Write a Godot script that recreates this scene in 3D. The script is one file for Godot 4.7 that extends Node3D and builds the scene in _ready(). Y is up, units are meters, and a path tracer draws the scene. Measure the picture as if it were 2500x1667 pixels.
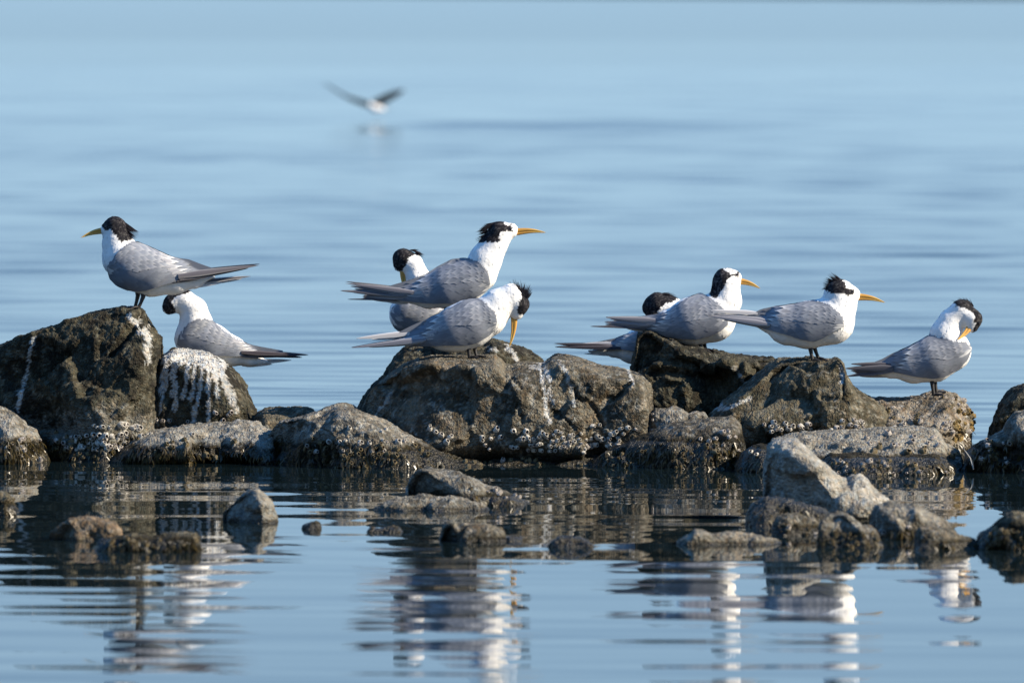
extends Node3D
# Terns resting on a line of rocks in calm water. Units are metres, y is up, the still water lies at y = 0.

const CAM_Y := 1.22
const CAM_Z := 20.0
const FOCAL := 19000.0          # focal length in photograph pixels (2500 wide)
const PITCH := 0.045416         # downward tilt of the lens in radians

var cp := cos(PITCH)
var sp := sin(PITCH)
var used := {}
var rocks := {}                 # name key -> {node, pos, nor, bucket, z}
var rng := RandomNumberGenerator.new()
var nA := FastNoiseLite.new()
var nB := FastNoiseLite.new()
var nC := FastNoiseLite.new()
var nR := FastNoiseLite.new()
var mat := {}
var barnacle_meshes := {}

# ---------------------------------------------------------------- set-up

func _ready() -> void:
	rng.seed = 4711
	# camera
	var cam := Camera3D.new()
	cam.name = "camera"
	cam.position = Vector3(0, CAM_Y, CAM_Z)
	cam.rotation = Vector3(-PITCH, 0, 0)
	var at := CameraAttributesPhysical.new()
	at.frustum_focal_length = 273.5
	at.frustum_focus_distance = 19.95
	at.frustum_near = 0.5
	at.frustum_far = 6000.0
	at.exposure_aperture = 6.8
	cam.attributes = at
	cam.fov = 5.0236
	cam.near = 0.5
	cam.far = 6000.0
	add_child(cam)
	cam.current = true
	# sky and exposure
	var env := Environment.new()
	env.background_mode = Environment.BG_SKY
	var sky := Sky.new()
	var sm := ProceduralSkyMaterial.new()
	sm.sky_horizon_color = lin(0.240, 0.356, 0.446)
	sm.sky_top_color = lin(0.035, 0.165, 0.44)
	sm.sky_curve = 0.29
	sm.ground_horizon_color = lin(0.30, 0.42, 0.52)
	sm.ground_bottom_color = lin(0.05, 0.09, 0.12)
	sm.sun_angle_max = 20.0
	sky.sky_material = sm
	env.sky = sky
	env.tonemap_mode = Environment.TONE_MAPPER_LINEAR
	env.tonemap_exposure = 1.95
	env.sdfgi_enabled = true
	env.ssao_enabled = true
	env.ssil_enabled = true
	var we := WorldEnvironment.new()
	we.name = "world_environment"
	we.environment = env
	add_child(we)
	# sun: from the right, a little in front, about thirty degrees up
	var sun := DirectionalLight3D.new()
	sun.name = "sun"
	sun.light_color = Color(1.0, 0.94, 0.84)
	sun.light_energy = 1.6
	sun.light_angular_distance = 0.5
	sun.shadow_enabled = true
	add_child(sun)
	sun.look_at_from_position(Vector3.ZERO, -Vector3(0.82, 0.50, 0.22), Vector3.UP)

	noises()
	materials()
	build_water()
	build_far_shore()
	build_added_shade_bank()
	build_rocks()
	build_barnacles()
	build_birds()
	build_flying_bird()
	build_loose_feather()


func lin(r: float, g: float, b: float) -> Color:
	return Color(r, g, b).linear_to_srgb()


func noises() -> void:
	for n in [nA, nB, nC]:
		n.noise_type = FastNoiseLite.TYPE_SIMPLEX_SMOOTH
		n.fractal_type = FastNoiseLite.FRACTAL_FBM
		n.frequency = 1.0
	nA.seed = 11
	nA.fractal_octaves = 3
	nB.seed = 23
	nB.fractal_octaves = 2
	nC.seed = 37
	nC.fractal_octaves = 2
	nR.seed = 51
	nR.noise_type = FastNoiseLite.TYPE_SIMPLEX_SMOOTH
	nR.fractal_type = FastNoiseLite.FRACTAL_RIDGED
	nR.fractal_octaves = 3
	nR.frequency = 1.0


# speckle of mineral grains: a grey texture that multiplies the stone's own colour
func grain_texture(size: int, lo: float, hi: float, freq: float, sd: int) -> ImageTexture:
	var f := FastNoiseLite.new()
	f.seed = sd
	f.noise_type = FastNoiseLite.TYPE_CELLULAR
	f.cellular_return_type = FastNoiseLite.RETURN_CELL_VALUE
	f.frequency = freq
	f.fractal_type = FastNoiseLite.FRACTAL_NONE
	f.domain_warp_enabled = true
	f.domain_warp_amplitude = 12.0
	f.domain_warp_frequency = freq * 0.8
	var a: PackedByteArray = f.get_seamless_image(size, size).get_data()
	var g := FastNoiseLite.new()
	g.seed = sd + 5
	g.noise_type = FastNoiseLite.TYPE_SIMPLEX
	g.frequency = freq * 0.55
	g.fractal_octaves = 4
	var b: PackedByteArray = g.get_seamless_image(size, size).get_data()
	var w := FastNoiseLite.new()
	w.seed = sd + 9
	w.noise_type = FastNoiseLite.TYPE_SIMPLEX
	w.frequency = freq * 0.35
	w.fractal_octaves = 3
	var c: PackedByteArray = w.get_seamless_image(size, size).get_data()
	var out := PackedByteArray()
	out.resize(size * size * 3)
	for i in size * size:
		var v := lo + (hi - lo) * (a[i] * 0.55 + b[i] * 0.45) / 255.0
		var t := (c[i] - 128.0) / 128.0
		out[i * 3] = int(clampf(v * (1.0 + 0.09 * t) * 255.0, 0, 255))
		out[i * 3 + 1] = int(clampf(v * 255.0, 0, 255))
		out[i * 3 + 2] = int(clampf(v * (1.0 - 0.09 * t) * 255.0, 0, 255))
	return ImageTexture.create_from_image(Image.create_from_data(size, size, false, Image.FORMAT_RGB8, out))


func height_texture(size: int, freq: float, oct: int, sd: int, ridged := false) -> ImageTexture:
	var f := FastNoiseLite.new()
	f.seed = sd
	f.noise_type = FastNoiseLite.TYPE_SIMPLEX
	f.frequency = freq
	f.fractal_octaves = oct
	f.fractal_gain = 0.6
	if ridged:
		f.fractal_type = FastNoiseLite.FRACTAL_RIDGED
	return ImageTexture.create_from_image(f.get_seamless_image(size, size))


func materials() -> void:
	var grain := grain_texture(512, 0.5, 1.0, 0.055, 3)
	var bump := height_texture(512, 0.03, 5, 8)
	var dry := StandardMaterial3D.new()
	dry.resource_name = "stone"
	dry.vertex_color_use_as_albedo = true
	dry.albedo_texture = grain
	dry.roughness = 0.92
	dry.metallic_specular = 0.35
	dry.uv1_triplanar = true
	dry.uv1_scale = Vector3(6.0, 6.0, 6.0)
	dry.heightmap_enabled = true
	dry.heightmap_texture = bump
	dry.heightmap_scale = 0.9
	mat.dry = dry
	var wet: StandardMaterial3D = dry.duplicate()
	wet.resource_name = "wet stone"
	wet.roughness = 0.42
	wet.metallic_specular = 0.5
	mat.wet = wet
	mat.water = StandardMaterial3D.new()
	mat.water.resource_name = "water"
	mat.water.albedo_color = lin(0.006, 0.012, 0.014)
	mat.water.roughness = 0.015
	mat.water.metallic_specular = 0.5
	var pl := StandardMaterial3D.new()
	pl.resource_name = "plumage"
	pl.vertex_color_use_as_albedo = true
	pl.roughness = 0.9
	pl.metallic_specular = 0.3
	pl.cull_mode = BaseMaterial3D.CULL_DISABLED
	mat.plumage = pl
	var down: StandardMaterial3D = pl.duplicate()
	down.uv1_triplanar = true
	down.uv1_scale = Vector3(4.0, 4.0, 4.0)
	down.heightmap_enabled = true
	down.heightmap_texture = height_texture(256, 0.035, 4, 77)
	down.heightmap_scale = 0.14
	mat.down = down
	var wd := StandardMaterial3D.new()
	wd.resource_name = "weed"
	wd.vertex_color_use_as_albedo = true
	wd.roughness = 0.35
	wd.cull_mode = BaseMaterial3D.CULL_DISABLED
	mat.weed = wd
	mat.bill = StandardMaterial3D.new()
	mat.bill.albedo_color = lin(0.58, 0.36, 0.085)
	mat.bill.roughness = 0.38
	mat.bill.vertex_color_use_as_albedo = true
	mat.eye = StandardMaterial3D.new()
	mat.eye.albedo_color = lin(0.008, 0.007, 0.007)
	mat.eye.roughness = 0.06
	mat.leg = StandardMaterial3D.new()
	mat.leg.albedo_color = lin(0.014, 0.012, 0.013)
	mat.leg.roughness = 0.5
	mat.pale_shell = shell_mat(Color(0.56, 0.53, 0.47), 0.8)
	mat.brown_shell = shell_mat(Color(0.15, 0.115, 0.055), 0.45)
	mat.gold_shell = shell_mat(Color(0.26, 0.17, 0.045), 0.6)
	mat.grey_shell = shell_mat(Color(0.42, 0.38, 0.34), 0.75)


func shell_mat(c: Color, r: float) -> StandardMaterial3D:
	var m := StandardMaterial3D.new()
	m.albedo_color = lin(c.r, c.g, c.b)
	m.vertex_color_use_as_albedo = true
	m.roughness = r
	m.uv1_triplanar = true
	m.uv1_scale = Vector3(20, 20, 20)
	m.heightmap_enabled = true
	m.heightmap_texture = mat.dry.heightmap_texture
	m.heightmap_scale = 0.15
	return m


# ---------------------------------------------------------------- small helpers

# the point of the plane world z = z that a photograph position looks at
func U(px: float, py: float, z: float) -> Vector3:
	var x := (px - 1250.0) / FOCAL
	var y := -(py - 833.5) / FOCAL
	var dy := y * cp - sp
	var dz := -cp - y * sp
	var t := (z - CAM_Z) / dz
	return Vector3(x * t, CAM_Y + dy * t, z)


# depth of the still water at a photograph row
func water_z(py: float) -> float:
	var y := -(py - 833.5) / FOCAL
	var dy := y * cp - sp
	var dz := -cp - y * sp
	return CAM_Z + dz * (-CAM_Y / dy)


func numbered(called: String) -> String:
	if not used.has(called):
		used[called] = 0
		return called
	used[called] += 1
	return "%s_%03d" % [called, used[called]]


func tag(o: Node, label: String, category: String, group := "") -> void:
	o.set_meta("label", label)
	o.set_meta("category", category)
	if group != "":
		o.set_meta("group", group)


func mesh_of(pos: PackedVector3Array, nor: PackedVector3Array, col: PackedColorArray, idx: PackedInt32Array) -> ArrayMesh:
	# every triangle runs clockwise seen from the side its normals point to
	if pos.size() < 100000:
		for t in range(0, idx.size(), 3):
			var i := idx[t]
			var j := idx[t + 1]
			var k := idx[t + 2]
			if (pos[k] - pos[i]).cross(pos[j] - pos[i]).dot(nor[i] + nor[j] + nor[k]) < 0.0:
				idx[t + 1] = k
				idx[t + 2] = j
	var a := []
	a.resize(Mesh.ARRAY_MAX)
	a[Mesh.ARRAY_VERTEX] = pos
	a[Mesh.ARRAY_NORMAL] = nor
	if col.size():
		a[Mesh.ARRAY_COLOR] = col
	a[Mesh.ARRAY_INDEX] = idx
	var m := ArrayMesh.new()
	m.add_surface_from_arrays(Mesh.PRIMITIVE_TRIANGLES, a)
	return m


func part(called: String, m: Mesh, material: Material, parent: Node) -> MeshInstance3D:
	var o := MeshInstance3D.new()
	o.name = called
	o.mesh = m
	for i in m.get_surface_count():
		if m.surface_get_material(i) == null:
			m.surface_set_material(i, material)
	parent.add_child(o, true)
	return o


func curve_at(pts: Array, t: float) -> Vector2:
	# point at share t of the length of a polyline
	var total := 0.0
	for i in pts.size() - 1:
		total += Vector2(pts[i][0], pts[i][1]).distance_to(Vector2(pts[i + 1][0], pts[i + 1][1]))
	var want := clampf(t, 0.0, 1.0) * total
	for i in pts.size() - 1:
		var a := Vector2(pts[i][0], pts[i][1])
		var b := Vector2(pts[i + 1][0], pts[i + 1][1])
		var l := a.distance_to(b)
		if want <= l or i == pts.size() - 2:
			return a.lerp(b, clampf(want / maxf(l, 1e-6), 0.0, 1.0))
		want -= l
	return Vector2.ZERO


# ---------------------------------------------------------------- water and far shore

func build_water() -> void:
	var r := RandomNumberGenerator.new()
	r.seed = 99
	var kx := PackedFloat32Array()
	var kz := PackedFloat32Array()
	var am := PackedFloat32Array()
	var ph := PackedFloat32Array()
	var la := PackedFloat32Array()
	# wavelength, slope in the lee of the rocks, slope on the open water
	var fam := [[0.10, 0.0014, 0.010], [0.15, 0.0023, 0.013], [0.24, 0.0033, 0.016], [0.38, 0.0034, 0.017], [0.62, 0.0028, 0.013], [1.0, 0.0019, 0.0075], [1.8, 0.0009, 0.0025], [3.4, 0.0005, 0.0012], [7.0, 0.0003, 0.0006], [15.0, 0.0002, 0.0004]]
	var lee := PackedFloat32Array()
	for f in fam:
		for c in 3:
			var l: float = f[0] * r.randf_range(0.78, 1.28)
			var a := r.randf_range(-0.3, 0.3) + 0.03
			var k := TAU / l
			kx.append(k * sin(a))
			kz.append(k * cos(a))
			am.append(f[2] / k)
			lee.append(f[1] / f[2])
			ph.append(r.randf() * TAU)
			la.append(l)
	var n := kx.size()
	var ds := PackedFloat32Array()
	var d := 7.0
	while d < 1500.0:
		ds.append(d)
		if d < 12.5:
			d += 0.06
		elif d < 26.0:
			d += 0.021
		else:
			d += 0.021 * pow(d / 26.0, 1.25)
	var fr := PackedFloat32Array()          # columns: dense in view, a few to the sides
	for i in 57:
		fr.append(-0.072 + 0.144 * i / 56.0)
	var side := [0.085, 0.105, 0.14, 0.2, 0.32, 0.5]
	for s in side:
		fr.append(s)
		fr.insert(0, -s)
	var m := fr.size()
	var rows := ds.size()
	var pos := PackedVector3Array()
	var nor := PackedVector3Array()
	pos.resize(rows * m)
	nor.resize(rows * m)
	for j in rows:
		var dist := ds[j]
		var dz := (ds[j + 1] - dist) if j < rows - 1 else 3.0
		var z := CAM_Z - dist
		# behind the line of rocks the water is open
		var open := smoothstep(0.6, -3.0, z)
		var near := 1.0 + 0.6 * smoothstep(2.5, 6.5, z)
		var wgt := PackedFloat32Array()
		wgt.resize(n)
		for c in n:
			wgt[c] = am[c] * lerpf(lee[c] * near, 1.0, open) * smoothstep(3.0 * dz, 7.0 * dz, la[c])
		for i in m:
			var x := fr[i] * dist * (1.0 + 4.0 / dist) if absf(fr[i]) > 0.08 else fr[i] * dist
			var patch := 0.75 + 0.8 * nA.get_noise_2d(x * 0.2 + 5.0, z * 0.1) + 0.55 * nB.get_noise_2d(x * 0.7, z * 1.1)
			patch = maxf(patch, 0.15)
			var h := 0.0
			var sx := 0.0
			var sz := 0.0
			for c in n:
				var t := kx[c] * x + kz[c] * z + ph[c]
				var a := wgt[c] * patch
				h += a * sin(t)
				var q := a * cos(t)
				sx += kx[c] * q
				sz += kz[c] * q
			# a single long swell far out
			if z < -40.0 and z > -58.0:
				var q := (z + 48.2 + 0.10 * x) / 0.65
				var e := 0.055 * exp(-q * q) * smoothstep(-1.6, -0.4, x) * smoothstep(3.6, 0.6, x)
				h += e
				sz += -2.0 * q / 0.65 * e
			pos[j * m + i] = Vector3(x, h, z)
			nor[j * m + i] = Vector3(-sx, 1.0, -sz).normalized()
	# far off, the ripples are smaller than the sheet's squares: there the surface itself is rougher
	var me := ArrayMesh.new()
	var bands := [[0.0, 60.0, 0.015], [60.0, 85.0, 0.032], [85.0, 120.0, 0.052], [120.0, 180.0, 0.07], [180.0, 9999.0, 0.09]]
	for b in bands:
		var idx := PackedInt32Array()
		var first := -1
		var last := 0
		for j in rows - 1:
			if ds[j] < b[0] or ds[j] >= b[1]:
				continue
			if first < 0:
				first = j
			last = j + 1
			for i in m - 1:
				var a := (j - first) * m + i
				idx.append_array([a, a + m, a + 1, a + 1, a + m, a + m + 1])
		var ar := []
		ar.resize(Mesh.ARRAY_MAX)
		ar[Mesh.ARRAY_VERTEX] = pos.slice(first * m, (last + 1) * m)
		ar[Mesh.ARRAY_NORMAL] = nor.slice(first * m, (last + 1) * m)
		ar[Mesh.ARRAY_INDEX] = idx
		me.add_surface_from_arrays(Mesh.PRIMITIVE_TRIANGLES, ar)
		var wm: StandardMaterial3D = mat.water.duplicate()
		wm.roughness = b[2]
		me.surface_set_material(me.get_surface_count() - 1, wm)
	# the rest of the lake, out to the horizon on all sides, lies a little lower
	var far := PackedVector3Array([Vector3(-3000, -0.25, 600), Vector3(3000, -0.25, 600), Vector3(3000, -0.25, -3000), Vector3(-3000, -0.25, -3000)])
	var up := PackedVector3Array([Vector3.UP, Vector3.UP, Vector3.UP, Vector3.UP])
	var a2 := []
	a2.resize(Mesh.ARRAY_MAX)
	a2[Mesh.ARRAY_VERTEX] = far
	a2[Mesh.ARRAY_NORMAL] = up
	a2[Mesh.ARRAY_INDEX] = PackedInt32Array([0, 2, 1, 0, 3, 2])
	me.add_surface_from_arrays(Mesh.PRIMITIVE_TRIANGLES, a2)
	var o := part("water", me, mat.water, self)
	o.set_meta("kind", "structure")
	o.set_meta("label", "calm blue water with long low ripples around the rocks")


func build_far_shore() -> void:
	# a low wooded bank across the water; the frame shows only its foot
	var line := [Vector2(-520, -1750), Vector2(-100, -1560), Vector2(57.0, -850), Vector2(125, -780), Vector2(420, -700)]
	var pts := []
	for i in line.size() - 1:
		for k in 60:
			pts.append(line[i].lerp(line[i + 1], k / 60.0))
	pts.append(line[-1])
	var prof := [[0.0, -0.4], [0.3, 0.2], [1.6, 0.45], [4.0, 0.7], [9.0, 0.9], [20.0, 1.1], [60.0, 0.9]]
	var pos := PackedVector3Array()
	var col := PackedColorArray()
	for i in pts.size():
		for p in prof:
			var x: float = pts[i].x
			var z: float = pts[i].y - p[0] + 1.2 * nA.get_noise_1d(i * 0.31)
			var y: float = p[1] * (1.0 + 0.6 * nB.get_noise_2d(i * 0.7, p[0])) if p[1] > 0 else p[1]
			pos.append(Vector3(x, y, z))
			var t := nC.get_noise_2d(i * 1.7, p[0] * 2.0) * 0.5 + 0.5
			col.append(Color(0.11, 0.14, 0.13).lerp(Color(0.16, 0.18, 0.15), t))  # lightened tone: the haze of distance is put into the bank's colour
	var idx := PackedInt32Array()
	var m := prof.size()
	for i in pts.size() - 1:
		for k in m - 1:
			var a := i * m + k
			idx.append_array([a, a + 1, a + m, a + 1, a + m + 1, a + m])
	var st := SurfaceTool.new()
	st.begin(Mesh.PRIMITIVE_TRIANGLES)
	for i in pos.size():
		st.set_color(col[i])
		st.set_smooth_group(0)
		st.add_vertex(pos[i])
	for i in idx:
		st.add_index(i)
	st.generate_normals()
	var mm := StandardMaterial3D.new()
	mm.vertex_color_use_as_albedo = true
	mm.roughness = 1.0
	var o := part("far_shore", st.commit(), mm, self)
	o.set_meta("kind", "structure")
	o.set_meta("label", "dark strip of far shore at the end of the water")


# unseen dark bank, added behind the camera to block low sky light
func build_added_shade_bank() -> void:
	var prof := [[0.0, -0.4], [2.0, 0.5], [5.0, 1.6], [9.0, 4.0], [13.0, 6.5], [18.0, 8.5], [30.0, 9.5], [60.0, 7.0]]
	var st := SurfaceTool.new()
	st.begin(Mesh.PRIMITIVE_TRIANGLES)
	var n := 90
	for i in n + 1:
		var x := -160.0 + 320.0 * i / n
		for p in prof:
			var k := 1.0 + 0.4 * nA.get_noise_2d(x * 0.06, p[0] * 0.2)
			st.set_color(Color(0.035, 0.05, 0.025).lerp(Color(0.09, 0.10, 0.05), nB.get_noise_2d(x * 0.4, p[0]) * 0.5 + 0.5))
			st.set_smooth_group(0)
			st.add_vertex(Vector3(x, p[1] * (k if p[1] > 0.0 else 1.0), 24.0 + p[0] + 3.0 * nC.get_noise_1d(x * 0.03) + 0.0012 * x * x))
	var m := prof.size()
	for i in n:
		for j in m - 1:
			var a := i * m + j
			for t in [a, a + m, a + 1, a + 1, a + m, a + m + 1]:
				st.add_index(t)
	st.generate_normals()
	var mm := StandardMaterial3D.new()
	mm.vertex_color_use_as_albedo = true
	mm.roughness = 1.0
	mm.cull_mode = BaseMaterial3D.CULL_DISABLED
	var o := part("added_shade_bank", st.commit(), mm, self)
	o.set_meta("kind", "structure")
	o.set_meta("label", "unseen bank added behind the camera to keep low sky light off the rocks")


# ---------------------------------------------------------------- rocks

func top_at(top: Array, x: float) -> float:
	for i in top.size() - 1:
		if x <= top[i + 1][0]:
			var a: Array = top[i]
			var b: Array = top[i + 1]
			if b[0] - a[0] < 0.001:
				return b[1]
			return lerpf(a[1], b[1], clampf((x - a[0]) / (b[0] - a[0]), 0.0, 1.0))
	return top[-1][1]


func stroke_distance(x: float, y: float, pts: Array) -> float:
	var best := 1e9
	var p := Vector2(x, y)
	for i in pts.size() - 1:
		var a := Vector2(pts[i][0], pts[i][1])
		var b := Vector2(pts[i + 1][0], pts[i + 1][1])
		var ab := b - a
		var t := clampf((p - a).dot(ab) / maxf(ab.length_squared(), 1e-6), 0.0, 1.0)
		best = minf(best, p.distance_to(a + ab * t))
	return best


# A stone whose skyline is the polyline «top» (photograph positions at its depth), rounded to the thickness 2 * T,
# cut by flat faces, roughened. Options: z, T, p, lean, cuts, grooves, guano, tone, algae, pale, rough, cell
func rock(key: String, called: String, label: String, top: Array, o: Dictionary, group := "rocks standing in the water") -> void:
	var z0: float = o.z
	var T: float = o.get("T", 0.15)
	var p: float = o.get("p", 2.8)
	var lean: float = o.get("lean", 0.0)
	var rough: float = o.get("rough", 1.0)
	var cell: float = o.get("cell", 0.0042)
	var mpp := (CAM_Z - z0) / FOCAL
	var x0: float = top[0][0]
	var x1: float = top[-1][0]
	var wid := (x1 - x0) * mpp
	var yb: float = o.get("bottom", -0.22 if T >= 0.12 else -0.10)
	var ymin := 1e9
	for t in top:
		ymin = minf(ymin, t[1])
	var hmax := (U(0, ymin, z0).y - yb) * 0.5
	var endl: float = o.get("endl", minf(wid * 0.5, maxf(T * 0.7, 0.03)))
	# columns, closer together at the ends
	var nx := int(ceil(wid / cell)) + 10
	var us := PackedFloat32Array()
	for i in nx + 1:
		var t := float(i) / nx
		us.append(lerpf(t, 0.5 - 0.5 * cos(PI * t), 0.35))
	# angles round the section, evenly spread over its outline and finer on top and front
	var fine := []
	var acc := 0.0
	var prev := Vector2(0, hmax)
	var cum := PackedFloat32Array([0.0])
	var N := 720
	for i in range(1, N + 1):
		var a := TAU * i / N
		var q := Vector2(T * signf(sin(a)) * pow(absf(sin(a)), 2.0 / p), hmax * signf(cos(a)) * pow(absf(cos(a)), 2.0 / p))
		var wgt := 1.0 if (a < PI * 0.95 or a > TAU - 0.7) else 0.3
		acc += q.distance_to(prev) * wgt
		cum.append(acc)
		prev = q
	var na := int(ceil(acc / cell))
	var angs := PackedFloat32Array()
	var s := 0
	for k in na:
		var want := acc * k / na
		while s < N and cum[s + 1] < want:
			s += 1
		angs.append(TAU * (s + (want - cum[s]) / maxf(cum[s + 1] - cum[s], 1e-9)) / N)
	var cs := PackedFloat32Array()
	var sn := PackedFloat32Array()
	for a in angs:
		cs.append(signf(cos(a)) * pow(absf(cos(a)), 2.0 / p))
		sn.append(signf(sin(a)) * pow(absf(sin(a)), 2.0 / p))
	var cuts := []
	for c in o.get("cuts", []):
		var w := U(c[0], c[1], z0)
		cuts.append([w.x, w.y, c[2], c[3], c[4], c[5] if c.size() > 5 else 0.012])
	var base := U((x0 + x1) * 0.5, 1129.0, z0)
	base.y = 0.0
	var seedv := Vector3(z0 * 7.3 + x0 * 0.013, x1 * 0.017, x0 * 0.007)
	var cols := nx + 1
	var pos := PackedVector3Array()
	pos.resize(cols * na)
	var grooves: Array = o.get("grooves", [])
	for i in cols:
		var px := lerpf(x0, x1, us[i])
		var X := (px - 1250.0) * mpp
		var yt := U(px, top_at(top, px), z0).y
		yt = maxf(yt, yb + 0.004)
		var mid := (yt + yb) * 0.5
		var hh := (yt - yb) * 0.5
		var e0 := clampf(us[i] * wid / endl, 0.0, 1.0)
		var e1 := clampf((1.0 - us[i]) * wid / endl, 0.0, 1.0)
		var f := pow(1.0 - pow(1.0 - e0, 2.4), 1.0 / 2.4) * pow(1.0 - pow(1.0 - e1, 2.4), 1.0 / 2.4)
		var Tx := T * f * (0.35 + 0.65 * pow(hh / hmax, 0.7)) + 0.001
		var zwa := 0.022 * rough * minf(1.0, T / 0.15)
		for k in na:
			var y := mid + hh * cs[k]
			var zw := zwa * nB.get_noise_2d(px * 0.008 + seedv.x, y * 9.0 + seedv.y)
			var z := z0 + zw + Tx * sn[k] - lean * (y + 0.05)
			if sn[k] > -0.2:
				for c in cuts:
					var pz: float = z0 + c[2] + c[3] * (X - c[0]) + c[4] * (y - c[1])
					var h := clampf(0.5 + 0.5 * (pz - z) / c[5], 0.0, 1.0)
					z = lerpf(pz, z, h) - c[5] * h * (1.0 - h)
				z = maxf(z, z0 - Tx * 0.98 - lean * (y + 0.05))
			pos[i * na + k] = Vector3(X, y, z)
	# roughen along the outward normal; broken faces meet at sharp edges
	var nor := grid_normals(pos, cols, na)
	var fr := RandomNumberGenerator.new()
	fr.seed = int(x0 * 13.0 + x1 * 7.0) + 101
	var small_stone := clampf(T / 0.15, 0.3, 1.0)
	var facet := facets(pos, cols, na, wid, hmax, T, 0.020, o.get("chip", 0.42), 0.030 * small_stone, fr)
	var facet2 := facets(pos, cols, na, wid, hmax, T, 0.0036, 0.26, 0.010 * small_stone, fr)
	var big: float = o.get("big", 0.010) * rough * small_stone
	var small := 0.0045 * rough
	for v in pos.size():
		var q := pos[v]
		var r1 := nR.get_noise_3d(q.x * 5.5 + seedv.x, q.y * 5.5 + seedv.y, q.z * 5.5) - 0.35
		var r2 := nA.get_noise_3d(q.x * 13.0, q.y * 13.0 + seedv.z, q.z * 13.0 + seedv.x)
		var r3 := nB.get_noise_3d(q.x * 48.0, q.y * 48.0, q.z * 48.0)
		var r4 := nC.get_noise_3d(q.x * 120.0, q.y * 120.0, q.z * 120.0)
		var dsp := big * 0.35 * r1 + big * 0.3 * r2 + (facet[v] * smoothstep(0.15, 0.75, absf(nor[v].z)) + facet2[v] * (0.45 + 0.55 * absf(nor[v].z))) * rough + small * 0.8 * r3 + 0.0022 * rough * r4
		if nor[v].z > 0.0:
			for gr in grooves:
				var ppx := q.x / mpp + 1250.0
				var ppy := py_of(q.y, z0)
				var dd: float = stroke_distance(ppx + 5.0 * r3, ppy + 5.0 * r4, gr[0])
				if dd < gr[1]:
					dsp -= gr[2] * (1.0 - pow(dd / gr[1], 2.0))
		pos[v] = q + nor[v] * dsp
	nor = grid_normals(pos, cols, na)
	# colour of the stone
	var tone: Array = o.get("tone", [Color(0.060, 0.054, 0.040), Color(0.135, 0.118, 0.088), Color(0.27, 0.255, 0.225), 0.3])
	var cd: Color = tone[0]
	var cm: Color = tone[1]
	var cl: Color = tone[2]
	var ochre: float = tone[3]
	var algae: float = o.get("algae", 0.055)
	var pale: float = o.get("pale", 0.0)
	var guano: Array = o.get("guano", [])
	var col := PackedColorArray()
	col.resize(pos.size())
	for v in pos.size():
		var q := pos[v]
		var n1 := nA.get_noise_3d(q.x * 9.0 + seedv.y, q.y * 9.0, q.z * 9.0)
		var n2 := nB.get_noise_3d(q.x * 34.0, q.y * 34.0 + seedv.x, q.z * 34.0)
		var n3 := nC.get_noise_3d(q.x * 110.0 + 9.0, q.y * 110.0, q.z * 110.0)
		var c := cd.lerp(cm, smoothstep(-0.35, 0.35, n1 + 0.6 * n2 + 0.3 * n3))
		c = c.lerp(cl, smoothstep(0.12, 0.62, 0.7 * n2 + 0.55 * n3 - 0.25 * n1) * 0.8)
		if ochre > 0.0:
			var no := nA.get_noise_3d(q.x * 16.0 + 31.0, q.y * 16.0, q.z * 16.0 + 8.0) + 0.5 * n3
			c = c.lerp(Color(0.24, 0.145, 0.06), smoothstep(0.18, 0.5, no) * ochre)
		var edge := 0.022 * n1 + 0.014 * n2 + 0.008 * n3
		if pale > 0.0:
			var b := smoothstep(0.018, -0.018, q.y - pale - 2.2 * edge)
			c = c.lerp(cl.lerp(Color(0.36, 0.34, 0.30), 0.5 + 0.5 * n3) * (0.85 + 0.5 * n2), b * 0.85)
		for gp in guano:
			var ppx := q.x / mpp + 1250.0
			var ppy := py_of(q.y, z0)
			var dd: float = stroke_distance(ppx + 3.0 * n2, ppy + 3.0 * n3, gp[0])
			if dd < gp[1] * (1.0 + 0.9 * n2 + 0.5 * n3) and nor[v].z > -0.35:
				c = c.lerp(Color(0.80, 0.80, 0.77), (gp[2] if gp.size() > 2 else 0.85) * smoothstep(-0.55, 0.1, n3 + 0.4 * n2 + (0.45 if gp.size() < 4 else gp[3])))
		var al := smoothstep(0.006, -0.006, q.y - algae - edge * clampf(algae / 0.05, 0.15, 1.0))
		if al > 0.0:
			var ac := Color(0.010, 0.009, 0.005).lerp(Color(0.048, 0.038, 0.016), smoothstep(-0.3, 0.5, n2 + n3 * 0.7))
			c = c.lerp(ac, al)
		col[v] = c
	# triangles, dry and wet apart
	var dryi := PackedInt32Array()
	var weti := PackedInt32Array()
	var wetline := algae * 0.8
	for i in cols - 1:
		for k in na:
			var k2 := (k + 1) % na
			var a := i * na + k
			var b := i * na + k2
			var c2 := (i + 1) * na + k
			var d2 := (i + 1) * na + k2
			var six := [a, c2, b, b, c2, d2]
			if pos[a].y < wetline:
				weti.append_array(six)
			else:
				dryi.append_array(six)
	for ends in [0, cols - 1]:
		var centre := Vector3.ZERO
		for k in na:
			centre += pos[ends * na + k] / na
		var ci := pos.size()
		pos.append(centre)
		nor.append(Vector3.LEFT if ends == 0 else Vector3.RIGHT)
		col.append(col[ends * na])
		for k in na:
			var k2 := (k + 1) % na
			if ends == 0:
				weti.append_array([ci, ends * na + k, ends * na + k2]) # first end
			else:
				weti.append_array([ci, ends * na + k2, ends * na + k])
	for v in pos.size():
		pos[v] -= base
	var me := ArrayMesh.new()
	for pair in [[dryi, mat.dry], [weti, mat.wet]]:
		if pair[0].size():
			me.add_surface_from_arrays(Mesh.PRIMITIVE_TRIANGLES, packed(pos, nor, col, pair[0]))
			me.surface_set_material(me.get_surface_count() - 1, pair[1])
	var node := MeshInstance3D.new()
	node.name = numbered(called)
	node.mesh = me
	node.position = base
	add_child(node)
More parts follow.
